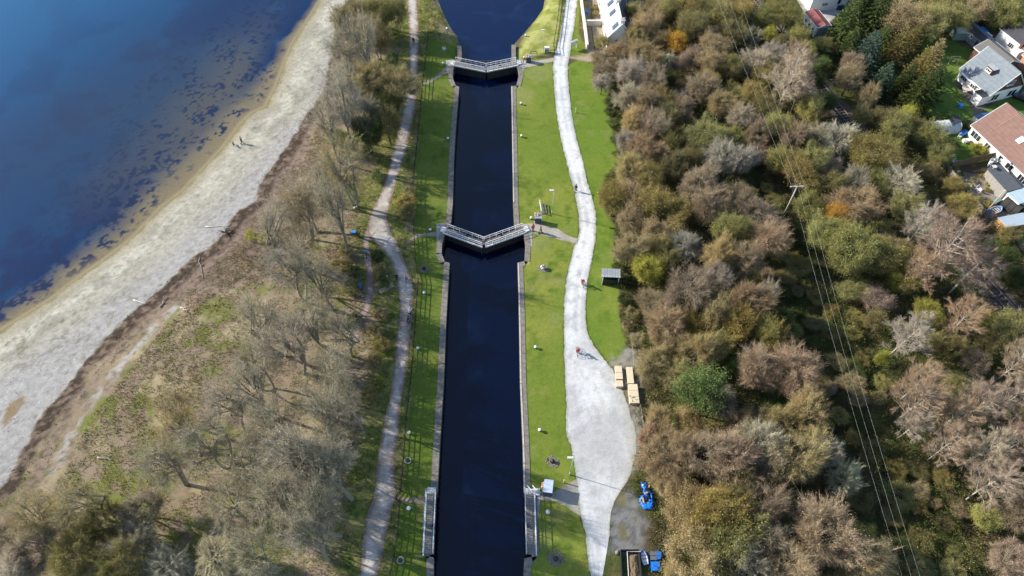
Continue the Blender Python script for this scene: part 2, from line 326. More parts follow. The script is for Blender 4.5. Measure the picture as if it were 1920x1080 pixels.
# ------------------------------------------------------------------ water
def wmat(name, rough, bs, bd, bscale, attr=True, c=None, ior=1.333):
    m, n, b, l = newmat(name)
    if attr:
        at = n.nodes.new('ShaderNodeAttribute'); at.attribute_name = 'col'; f = noise_node(n, l, 2.5, 3)
        l(vmul(n, l, at.outputs['Color'], mrange(n, l, f, .3, .7, .9, 1.1)), b.inputs['Base Color'])
    else:
        t = n.nodes.new('ShaderNodeTexNoise'); t.inputs['Scale'].default_value = .11; t.inputs['Detail'].default_value = 8; t.inputs['Distortion'].default_value = 1.6; g = n.nodes.new('ShaderNodeNewGeometry'); l(g.outputs['Position'], t.inputs['Vector'])
        l(mixc(n, l, mrange(n, l, t.outputs['Fac'], .56, .72, 0, .55), c, (c[0] * 5 + .003, c[1] * 3 + .004, c[2] * 1.8 + .008)), b.inputs['Base Color'])
    b.inputs['Roughness'].default_value = rough; b.inputs['IOR'].default_value = ior
    bump(n, l, b, noise_node(n, l, bscale, 4), bs, bd); return m
SX = np.array(sorted(grow(-118, 0, 1, 2500, -1)) + list(np.arange(-118, -10, .3))); SY = np.array(sorted(grow(20, 0, 2, 900, -1)) + list(np.arange(20, 152, .3)) + grow(152, 0, 2, 4000, 1))
sx, sy = np.meshgrid(SX, SY); qx, qy = sx.ravel(), sy.ravel(); d_, s_ = dist_poly(qx, qy, SHORE); o_ = -d_ * s_
a1 = fbm(qx / 9, qy / 9, 5); a2 = fbm(qx / 1.5, qy / 1.5, 6, 4); a3 = fbm(qx / 30, qy / 30, 9, 3); a4 = fbm(qx / .7, qy / .7, 10, 3)
yy_ = qy + (a3 - .5) * 14; up = np.exp(-((yy_ - 112) / 24) ** 2)
shal = mixn(np.tile(C3(.17, .135, .075), (len(qx), 1)), C3(.075, .075, .06), S(o_, 1, 8))
deep_and_sky = mixn(np.tile(C3(.001, .026, .082), (len(qx), 1)), C3(.0005, .014, .058), S(a1, .42, .58)); deep_and_sky = mixn(deep_and_sky, C3(.001, .085, .20), S(o_ + (qy - 90) * .35, 40, 115))  # deep-water blues; the far cyan is sky reflection painted into the colour
kk = S((o_ + (a1 - .5) * 5) / np.interp(qy, [20, 60, 78, 92, 110, 122, 135], [.55, .6, .9, 1.4, 1.3, .5, .35]), 2.5, 8)
wc = mixn(shal, deep_and_sky, kk); wc = mixn(wc, C3(.020, .036, .060), up * S(o_, 6, 10) * S(50 - o_, 0, 32) * .85 * (.75 + .5 * a1)); wc = mixn(wc, C3(.075, .068, .052), up * S(o_, 3, 8) * S(20 - o_, 0, 10) * .7)
patch = S(a2 * .5 + a4 * .5 + np.clip((94 - qy) * .003, 0, .03), .57, .60) * S(a1, .3, .45) * S(o_, .3, 2.0) * S(np.interp(qy, [80, 115], [22, 34]) - o_, 0, 18); wc = mixn(wc, C3(.005, .014, .045), patch * .95)
wc = mixn(wc, C3(.30, .25, .14), S(.8 - o_, 0, .8) * .7)
V2 = np.stack([qx, qy, np.full(len(qx), -2.0)], 1); n_x = len(SX)
i2 = (np.arange(len(SY) - 1)[:, None] * n_x + np.arange(n_x - 1)[None, :]).ravel(); keep = (o_[i2] > -3); F2 = np.stack([i2, i2 + 1, i2 + n_x + 1, i2 + n_x], 1)[keep]
u_, inv = np.unique(F2, return_inverse=True)
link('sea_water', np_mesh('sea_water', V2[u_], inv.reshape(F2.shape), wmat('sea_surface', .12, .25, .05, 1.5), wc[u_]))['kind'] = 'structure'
cw = wmat('canal_surface', .1, .3, .05, 2.2, False, (.0001, .0017, .0125), 1.40)
bw = wmat('basin_surface', .1, .3, .05, 2.2, False, (.0002, .0055, .034), 1.40)
def sheet(name, poly, z, mat, kind='structure'):
    m = MB(); m.add([(x, y, z) for x, y in poly], [tuple(range(len(poly)))]); o = m.build(name, mat); o['kind'] = kind; return o
def gateline(a, b, c): return [P(*a), P(*b), P(*c)]
sheet('canal_water', [(-13, -20), (5, -20), (4, 74.6), (2.2, 74.6), (-4.8, 71.8), (-11.6, 74.6), (-13, 74.6)], -1.75, cw)
sheet('lock_water', [(-13, 74.6), (-11.6, 74.6), (-4.8, 71.8), (2.2, 74.6), (4, 74.6), (4, 119.8), (1.1, 119.8), (-5.4, 117.9), (-12.1, 119.8), (-14, 119.8)], -1.9, cw)
sheet('basin_water', [(-14, 119.8), (-12.1, 119.8), (-5.4, 117.9), (1.1, 119.8), (4, 119.8), (20, 150), (30, 400), (-60, 400), (-32, 150)], -0.8, bw)
# ------------------------------------------------------------------ paths and road
def ribbon_mesh(A, B, z, nn=9, jit=.12, seed=1, colf=None):
    A = np.array(catmull(PL(A), 5)); B = np.array(catmull(PL(B), 5)); m = min(len(A), len(B)); A, B = A[:m], B[:m]
    # resample evenly
    L = np.r_[0, np.cumsum(np.hypot(*np.diff((A + B) / 2, axis=0).T))]; k = int(L[-1] / .3); t = np.linspace(0, L[-1], k)
    A = np.stack([np.interp(t, L, A[:, i]) for i in (0, 1)], 1); B = np.stack([np.interp(t, L, B[:, i]) for i in (0, 1)], 1)
    dv = B - A; W = np.hypot(*dv.T)[:, None]; un = dv / np.maximum(W, .2)
    A = A + un * ((fbm(t * 1.3, t * 0 + seed, seed) - .5) * jit * 4)[:, None]; B = B + un * ((fbm(t * 1.3, t * 0 + seed + 5, seed + 2) - .5) * jit * 4)[:, None]
    ss = np.linspace(0, 1, nn); G_ = A[:, None] * (1 - ss)[None, :, None] + B[:, None] * ss[None, :, None]
    X, Y = G_[..., 0].ravel(), G_[..., 1].ravel(); e = (np.minimum(ss, 1 - ss)[None, :] * W).ravel(); T_ = np.repeat(t, nn); SS = np.tile(ss, k)
    hz_ = terr(X, Y)[0]; hz_ = np.where(hz_ < -.5, 0, hz_); V_ = np.stack([X, Y, hz_ + z], 1)
    i = (np.arange(k - 1)[:, None] * nn + np.arange(nn - 1)[None, :]).ravel()
    F_ = np.stack([i, i + 1, i + nn + 1, i + nn], 1); return V_, F_, X, Y, e, SS
road_m = attr_mat('road_gravel', [(6, .86, 1.12), (30, .82, 1.16), (1.5, .9, 1.08)], bstr=.5, bdist=.03, bscale=18)
path_m = attr_mat('path_gravel', [(7, .82, 1.18), (26, .8, 1.2), (1.2, .92, 1.08)], bstr=.4, bdist=.03, bscale=18)
V_, F_, X, Y, e, SS = ribbon_mesh(roadL, roadR, .012, 25, .16, 3)
c = mixn(np.tile(C3(.54, .545, .54), (len(X), 1)), C3(.40, .41, .41), S(fbm(X / 3, Y / 3, 12), .4, .65)); wide = S(Y, 45, 60)
c = mixn(c, C3(.62, .62, .60), (np.exp(-((SS - .3) / .1) ** 2) + np.exp(-((SS - .68) / .1) ** 2)) * wide * .6)
c = mixn(c, C3(.36, .36, .355), S(56 - Y, 0, 14) * S(fbm(X / 4, Y / 9, 16), .3, .6) * .8)
c = mixn(c, C3(.34, .35, .27), S(.75 + (fbm(X / .8, Y / .8, 14) - .5) * 1.2 - e, 0, .5) * .8)
tr_ = sum(np.exp(-((SS - q_ - .05 * np.sin(Y * .12 + q_ * 9)) / .018) ** 2) for q_ in (.22, .36, .55, .70)); c = mixn(c, C3(.33, .335, .33), tr_ * S(58 - Y, 0, 10) * S(fbm(X / 2, Y / 2, 18), .35, .6) * .5)
c = mixn(c, C3(.30, .31, .31), S(fbm(X / 1.1, Y / 1.1, 19), .60, .68) * .5)
c = mixn(c, C3(.33, .32, .28), S(55 - Y, 0, 12) * S(SS, .8, 1) * S(fbm(X / 1.5, Y / 1.5, 15), .35, .6) * .7)
link('gravel_road', np_mesh('gravel_road', V_, F_, road_m, c))['kind'] = 'structure'
def path(name, A, B, z, c0, c1, c2, nn=7, jit=.12, seed=5, ew=.5):
    V_, F_, X, Y, e, SS = ribbon_mesh(A, B, z, nn, jit, seed)
    c = mixn(np.tile(np.array(c0, float), (len(X), 1)), np.array(c1, float), S(fbm(X / 1.5, Y / 1.5, seed), .4, .62)); c = mixn(c, np.array(c2, float), S(ew + (fbm(X / .6, Y / .6, seed + 3) - .5) * 1.1 - e, 0, .35) * .9)
    o = link(name, np_mesh(name, V_, F_, path_m, c)); o['kind'] = 'structure'; return o
path('shore_path', pathL, pathR, .012, (.40, .365, .33), (.30, .26, .22), (.21, .145, .11), 9, .13, 5, .6)
path('branch_path', forkL, forkR, .008, (.30, .24, .21), (.22, .165, .14), (.17, .12, .09), 5, .12, 8, .4)
grav = ((.34, .31, .26), (.28, .26, .22), (.21, .19, .12))
path('lock_path', [(979,421),(1003,419),(1040,427),(1066,442),(1086,447)], [(984,441),(1000,436),(1040,447),(1060,452),(1082,458)], .016, *grav, 6, .06, 11, .15)
path('lock_path', [(970,110),(985,113),(1010,113),(1040,108)], [(972,137),(986,128),(1005,123),(1040,115)], .016, *grav, 6, .06, 13, .15)
path('lock_path', [(1000,925),(1030,925),(1060,909),(1082,898)], [(1004,945),(1022,938),(1050,945),(1090,968)], .016, *grav, 6, .06, 15, .15)
path('lock_path', [(760,455),(778,440),(800,437),(828,433)], [(760,462),(778,448),(803,443),(830,441)], .016, (.27, .24, .19), (.2, .18, .12), (.17, .17, .08), 5, .08, 17, .1)
path('lock_path', [(783,155),(800,153),(818,141),(838,124)], [(783,160),(800,159),(824,145),(850,132)], .016, (.27, .25, .2), (.2, .18, .12), (.17, .17, .08), 5, .08, 19, .1)
path('lock_path', [(741,930),(760,932),(785,932),(798,925)], [(738,942),(760,943),(787,945),(796,950)], .016, (.14, .11, .08), (.2, .16, .12), (.1, .1, .05), 5, .1, 21, .1)
path('driveway', [(1478,-30),(1498,10),(1513,35),(1528,62),(1540,90)], [(1492,-30),(1590,-2),(1568,30),(1545,60),(1552,96)], .016, (.40, .39, .37), (.32, .31, .30), (.24, .22, .18), 8, .06, 27, .2)
# ------------------------------------------------------------------ lock walls: stone copings and faces
stone = pm('coping_stone', (.235, .21, .18), .9, .4, 1.6, .2, (.15, .135, .11), fine=12)
pale = pm('pale_concrete', (.47, .44, .38), .85, .25, 2.0)
wallm = pm('wet_wall_stone', (.07, .065, .055), .8, .5, 1.2, .3, (.025, .028, .022))
padm = pm('pad_concrete', (.33, .32, .30), .9, .25, 1.5)
def lockwall(name, pts, side, label):
    root = thing(name, label, 'lock wall', (pts[len(pts) // 2][0], pts[len(pts) // 2][1], 0)); o = Vector(root.location)
    mc, mw, ml = MB(), MB(), MB(); rnd = random.Random(4)
    for i in range(len(pts) - 1):
        a, b = Vector((*pts[i], 0)), Vector((*pts[i + 1], 0)); t = b - a; L = t.length; t.normalize(); nrm = Vector((-t.y, t.x, 0)) * side
        ang = math.atan2(t.y, t.x); k = max(1, round(L / 1.7)); sl = L / k
        for j in range(k):
            c_ = a + t * (sl * (j + .5)) + nrm * .46; zz = .05 + .006 * (i % 2) + rnd.uniform(-.006, .012)
            mc.box(c_ - o + Vector((0, 0, zz - .2)), (sl - .03, .92, .4), ang)
        c_ = (a + b) / 2; mw.box(c_ - o + nrm * (.18 + .004 * (i % 3)) + Vector((0, 0, -2.2)), (L + .1, .34, 4.2), ang)
        if pts is LR and L > 6: ml.box((a + b) / 2 - o - nrm * .0 + nrm * .13 + Vector((0, 0, .075)), (L - .05, .22, .05), ang)
    mc.build('coping', stone, root); mw.build('wall_face', wallm, root)
    if ml.f: ml.build('edge_strip', pale, root)
lockwall('lock_wall', LL, 1, 'stone lock wall with grey coping on the grassy fence side of the canal')
lockwall('lock_wall', LR, 1, 'stone lock wall with pale edge strip on the side of the white gravel road')
for nm, pg in (('gate_pad', [(818,420),(834,418),(840,424),(829,440),(826,458),(819,462)]), ('gate_pad', [(979,420),(992,420),(998,440),(998,462),(987,464),(984,445)]), ('gate_pad', [(836,113),(852,112),(850,128),(846,141),(838,135)]),
               ('gate_pad', [(969,112),(980,112),(984,125),(980,136),(974,135)]), ('gate_pad', [(797,915),(818,912),(819,925),(808,930),(803,990),(792,990)]), ('gate_pad', [(984,925),(1012,925),(1013,938),(1008,985),(1003,985),(1003,930)])):
    m = MB(); m.prism(PL(pg), -.1, .03); m.build(nm, padm)['kind'] = 'structure'
# ------------------------------------------------------------------ trees
leafm = leaf_mat('foliage', .34); twigm = leaf_mat('twigs', .3)
bark = {'d': pm('dark_bark', (.10, .085, .065), .95, .4, 5, .1), 'g': pm('grey_bark', (.29, .27, .22), .95, .3, 4, .1, (.18, .17, .12)), 'w': pm('white_bark', (.62, .58, .50), .8, .3, 6, .2, (.42, .37, .30)), 's': pm('silver_bark', (.33, .30, .25), .9, .3, 5, .1)}
def unit(v): return v / (np.linalg.norm(v, axis=-1, keepdims=True) + 1e-9)
def skeleton(rs, H, R, zlo, nl, n2, n3, stem=1, bend=.5, lump=.28, birch=False):
    """limbs that fan out of the trunk and fill a lumpy crown; returns tube list and the outer branches"""
    zc = (H + zlo) / 2 if not birch else H * .55; rz = (H - zlo) / 2
    lob = unit(rs.randn(10, 3) * [1, 1, .7] + [0, 0, .25])
    def env(d_):
        k = np.exp(-(1 - (lob @ d_)) * 11).max(); r = (1 - lump) + lump * k + rs.uniform(-.05, .05)
        return np.array([d_[0] * R * r, d_[1] * R * r, zc + d_[2] * rz * r])
    tubes = []; tips = []
    def curve(a, b, sag, n=4, wob=.08):
        L = np.linalg.norm(b - a); m = (a + b) / 2 + np.array([0, 0, sag * L]) + rs.randn(3) * wob * L
        t = np.linspace(0, 1, n)[:, None]; return (1 - t) ** 2 * a + 2 * t * (1 - t) * m + t * t * b
    for s_ in range(stem):
        off = rs.randn(2) * (.35 if stem > 1 else .0); top = np.array([off[0] * R * .6 + rs.randn() * bend * .4, off[1] * R * .6 + rs.randn() * bend * .4, (H * .93 if birch else zlo + (zc - zlo) * (.8 if stem > 1 else .65))])
        tr = H * (.012 if birch else (.024 if lump > .55 else .024 if lump > .48 else .021)) / math.sqrt(stem) * (1.15 if stem > 1 else 1); base = np.array([off[0] * .4, off[1] * .4, -.15])
        tp = curve(base, top, 0, 7, .05 if lump < .48 or birch else .13); tubes.append((tp, tr, tr * (.2 if birch else .55), 6))
        nn = nl // stem
        for i in range(nn):
            if birch:
                f = .28 + .66 * (i + .5) / nn; a = tp[int(f * 6)] * (1 - (f * 6 % 1)) + tp[min(int(f * 6) + 1, 6)] * (f * 6 % 1)
                ph = i * 2.4 + rs.rand(); wd = R * math.sin(min(1, (1.12 - f) * 1.5) * 1.35) * rs.uniform(.75, 1.05)
                e = np.array([a[0] + math.cos(ph) * wd, a[1] + math.sin(ph) * wd, min(a[2] + wd * rs.uniform(.5, 1.0), H)])
            else:
                z = 1 - (i + .5) / nn * 1.35; z = max(min(z, .98), -.45); ph = i * 2.399 + s_ + rs.rand() * .5; q = math.sqrt(1 - z * z); dd = np.array([q * math.cos(ph), q * math.sin(ph), z])
                f = rs.uniform(.45, 1); a = tp[int(round(f * 6))]; ev = env(dd); e = np.array([0, 0, zc]) * .42 + ev * .58
            lb = curve(a, e, .08 if not birch else -.05, 5, .07); r1 = tr * (.5 if not birch else .3); tubes.append((lb, r1, r1 * .45, 5))
            base_dir = unit(e - np.array([0, 0, zc]))
            for j in range(n2):
                if birch:
                    k = lb[1 + j % 4]; e2 = k + unit(unit(e - a) * .8 + rs.randn(3) * .5 + [0, 0, .15]) * R * rs.uniform(.25, .45)
                else:
                    d2 = unit(base_dir + rs.randn(3) * .38); k = lb[2 + j % 3]; e2 = np.array([0, 0, zc]) * .17 + env(d2) * .83
                    if e2[2] < zlo * .7: e2[2] = zlo * .7
                b2 = curve(k, e2, .06, 4, .08); r2 = r1 * .4; tubes.append((b2, r2, r2 * .4, 4))
                for q_ in range(n3):
                    d3 = unit(unit(e2 - np.array([0, 0, zc])) + rs.randn(3) * .33)
                    if birch: e3 = b2[-1] + unit(unit(e2 - k) * .8 + rs.randn(3) * .6) * R * rs.uniform(.15, .3)
                    else: e3 = env(d3) * rs.uniform(.8, 1.13) + np.array([0, 0, zc]) * 0
                    k3 = b2[1 + q_ % 3]
                    if np.linalg.norm(e3 - k3) > R * .8: e3 = k3 + unit(e3 - k3) * R * .8
                    b3 = curve(k3, e3, .03, 3, .1); tubes.append((b3, r2 * .4, r2 * .12, 3)); tips.append((b3[0], b3[-1]))
    return tubes, np.array([t[0] for t in tips]), np.array([t[1] for t in tips]), zc
def tubes_mesh(name, tubes, mat, rmin=.012):
    m = MB()
    for p, r0, r1, n in tubes: m.tube(p, max(r0, rmin), n, max(r1, rmin * .6), cap=False)
    return m.mesh(name, mat, True)
def blades(rs, A, B, zc, n, ln, wd, out=.5, up=.25, rnd=.5, t0=.1, droop=0.0):
    k = rs.randint(0, len(A), n); t = rs.uniform(t0, 1.05, n)[:, None]; p = A[k] * (1 - t) + B[k] * t; dr = unit(B[k] - A[k]); o = unit(p - np.array([0, 0, zc]))
    d_ = unit(dr * .55 + o * out + rs.randn(n, 3) * rnd + np.array([0, 0, up - droop])); L = (rs.uniform(.5, 1.15, n) * ln)[:, None]
    sd = unit(np.cross(d_, rs.randn(n, 3))) * (rs.uniform(.6, 1.3, n) * wd / 2)[:, None]; p = p + rs.randn(n, 3) * .06
    V_ = np.stack([p - sd, p + sd, p + d_ * L], 1).reshape(-1, 3); return V_, np.arange(n * 3).reshape(-1, 3)
def leaves(rs, B, n, size, sig, A=None):
    k = rs.randint(0, len(B), n); p = B[k] + rs.randn(n, 3) * sig
    if A is not None: t = rs.uniform(.0, .6, n)[:, None]; p = p * (1 - t) + A[k] * t
    a = unit(rs.randn(n, 3) + [0, 0, .2]); b = unit(np.cross(a, rs.randn(n, 3))); s_ = (rs.uniform(.55, 1.25, n) * size / 2)[:, None]
    V_ = np.stack([p - a * s_, p + b * s_ * .75, p + a * s_], 1).reshape(-1, 3); return V_, np.arange(n * 3).reshape(-1, 3), k
def tone(rs, n, lo, hi, rgb=(1, 1, 1), hue=.12):
    t = rs.uniform(lo, hi, n)[:, None] * np.array(rgb)[None, :] * (1 + rs.randn(n, 1) * hue * np.array([[1, 0, -1]]) * .6); return np.repeat(np.clip(t, .02, 3), 3, axis=0)
def conifer(rs, H, R, kind):
    tr = MB(); tr.tube([(0, 0, -.1), (.05, 0, H * .5), (0, .03, H * .98)], H * .018, 6, .02, cap=False); A = []; B = []; nw = 20 if kind != 'N' else 13
    for i in range(nw):
        z = H * (.06 + .92 * i / nw); r = R * (1 - i / nw) ** .8 * rs.uniform(.85, 1.1) + .15; nb = 9 if i < nw * .7 else 6
        for j in range(nb):
            ph = 2 * math.pi * (j + rs.rand() * .6) / nb + i; rr = r * rs.uniform(.8, 1.1); e = np.array([math.cos(ph) * rr, math.sin(ph) * rr, z + rr * (.18 if kind != 'L' else .5) * rs.uniform(.3, 1.2)]); a = np.array([0, 0, z])
            tr.tube([a, e], .03, 3, .01, cap=False); A.append(a + (e - a) * .2); B.append(e)
    A, B = np.array(A), np.array(B); n = 15000; Ln = np.linalg.norm(B - A, axis=1); k = rs.choice(len(A), n, p=Ln ** 1.4 / (Ln ** 1.4).sum()); t = rs.uniform(0, 1.03, n)[:, None]; p = A[k] * (1 - t) + B[k] * t
    dr = unit(B[k] - A[k]); sdv = unit(np.cross(dr, [0, 0, 1])) * rs.choice([-1, 1], n)[:, None]; d_ = unit(dr * .6 + sdv * .8 * rs.rand(n, 1) + rs.randn(n, 3) * .25 + [0, 0, -.12 if kind != 'L' else .35])
    L = (rs.uniform(.4, 1, n) * (.55 if kind != 'L' else .6))[:, None]; wdt = .085 if kind != 'L' else .055; sd = unit(np.cross(d_, rs.randn(n, 3))) * (rs.uniform(.6, 1.3, n) * wdt)[:, None]
    V_ = np.stack([p - sd, p + sd, p + d_ * L], 1).reshape(-1, 3); c = tone(rs, n, .5, 1.15); tipk = np.repeat((t[:, 0] > .8), 3)[:, None]; c = c * np.where(tipk, 1.2, 1.0)
    return tr.mesh('trunk', bark['d'], True), np_mesh('crown', V_, np.arange(3 * n).reshape(-1, 3), leafm, c)
PR = {}
def cat_parts(parts):
    V_ = []; F_ = []; C_ = []; o = 0
    for v, f, c in parts: V_.append(v); F_.append(f + o); C_.append(c); o += len(v)
    return np.concatenate(V_), np.concatenate(F_), np.concatenate(C_)
def proto(kind, i):
    if (kind, i) in PR: return PR[kind, i]
    rs = np.random.RandomState(1000 + ord(kind) * 17 + i)
    if kind in 'CNL':
        H, R = {'C': (12, 4), 'N': (11, 4), 'L': (12, 3.6)}[kind]; r = conifer(rs, H, R, kind)
    else:
        #        H    R  zlo  nl n2 n3 stem bark  twig(n,len,w) leaf(n,size,sig) twigtone leaf tone
        spec = {'B': (9.5, 4, 2.2, 8, 5, 7, 1, 'g', (4600, .95, .016), (500, .11, .5), (1, .98, .92), .5),
                'K': (11, 3.6, 3.0, 8, 5, 7, 1, 'g', (3600, .95, .016), (300, .12, .45), (1, .98, .9), .6),
                'M': (8.0, 4, .9, 11, 6, 5, 2, 'g', (12000, .95, .028), (13000, .15, .38), (1.0, .97, .93), .42),
                'O': (7.6, 4, .7, 11, 6, 5, 2, 'd', (6500, .85, .028), (22000, .17, .40), (.9, .8, .9), .42),
                'G': (8.6, 4, 1.0, 10, 6, 5, 1, 'd', (500, .5, .04), (22000, .21, .38), (.7, .6, .6), .42),
                'W': (7.6, 4, 1.2, 10, 5, 5, 2, 's', (11000, .8, .03), (300, .14, .35), (1.25, 1.25, 1.2), .45),
                'S': (12.5, 3.4, 3, 28, 4, 4, 1, 'w', (15000, .8, .028), (2500, .12, .35), (1, .95, .98), .4),
                'H': (2.6, 2, .2, 9, 5, 4, 3, 'd', (600, .35, .03), (7500, .155, .17), (.8, .7, .7), .4)}[kind]
        H, R, zlo, nl, n2, n3, stem, bk, tw, lf, tt, lump = spec
        if kind == 'B' and i % 3 == 1: stem, nl = 2, 10
        if kind == 'S' and i % 3 == 2: stem, nl = 2, 30
        tubes, A, B, zc = skeleton(rs, H, R, zlo, nl, n2, n3, stem, bend=3.0 if kind in 'BK' else .6, lump=lump, birch=kind == 'S')
        bv, bf = blades(rs, A, B, zc, *tw, rnd=.42 if kind != 'W' else .3, out=.45, up=.25); parts = [(bv, bf, tone(rs, tw[0], .6, 1.5, tt, .05))]
        lv, lff, k = leaves(rs, B, *lf, A=A if kind in 'OGM' else None); cl = rs.uniform(.7, 1.35, len(B)); lc = tone(rs, lf[0], .6, 1.45, (1, 1, 1), .14) * np.repeat(cl[k], 3)[:, None]
        parts.append((lv, lff, lc)); V_, F_, C_ = cat_parts(parts)
        r = (tubes_mesh('trunk', tubes, bark[bk], .02 if kind in 'BK' else .012), np_mesh('crown', V_, F_, leafm if kind in 'OGHM' else twigm, C_))
    PR[kind, i] = (*r, H, R); return PR[kind, i]
TINT = {'m': ((.333, .263, .181), 'mauve-brown'), 't': ((.385, .315, .163), 'tan'), 'o': ((.315, .263, .093), 'olive-brown'), 'g': ((.135, .180, .062), 'green'), 'd': ((.088, .117, .041), 'dark green'), 'y': ((.361, .350, .076), 'yellow-green'),
        'a': ((.536, .315, .058), 'amber'), 'p': ((.368, .275, .181), 'pinkish-brown'), 's': ((.385, .361, .275), 'silvery'), 'r': ((.385, .345, .263), 'grey-brown'), 'b': ((.111, .175, .123), 'blue-green'), 'e': ((.310, .303, .111), 'olive-green'), 'v': ((.245, .222, .093), 'dull olive')}
KN = {'B': ('bare_tree', 'open-twigged bare tree', 'tree'), 'K': ('bare_tree', 'tall bent bare tree', 'tree'), 'M': ('alder_tree', 'fine-twigged domed tree', 'tree'), 'O': ('willow_tree', 'rounded leafy tree', 'tree'), 'G': ('broadleaf_tree', 'full-crowned leafy tree', 'tree'),
      'W': ('leafless_tree', 'pale-branched leafless tree', 'tree'), 'S': ('birch_tree', 'white-trunked birch', 'tree'), 'C': ('conifer_tree', 'tall conifer', 'tree'), 'N': ('spruce_tree', 'spruce with layered boughs', 'tree'), 'L': ('larch_tree', 'feathery larch', 'tree'), 'H': ('garden_shrub', 'low rounded shrub', 'shrub')}
HR = {'B': (1.75, 5.5), 'K': (2.1, 8.5), 'M': (1.2, 3.8), 'O': (1.1, 3.6), 'G': (1.7, 2.2), 'W': (1.5, 2.0), 'S': (2.2, 4.2), 'C': (2.6, 1.5), 'N': (2.3, 1.5), 'L': (2.8, 2), 'H': (1.15, .1)}
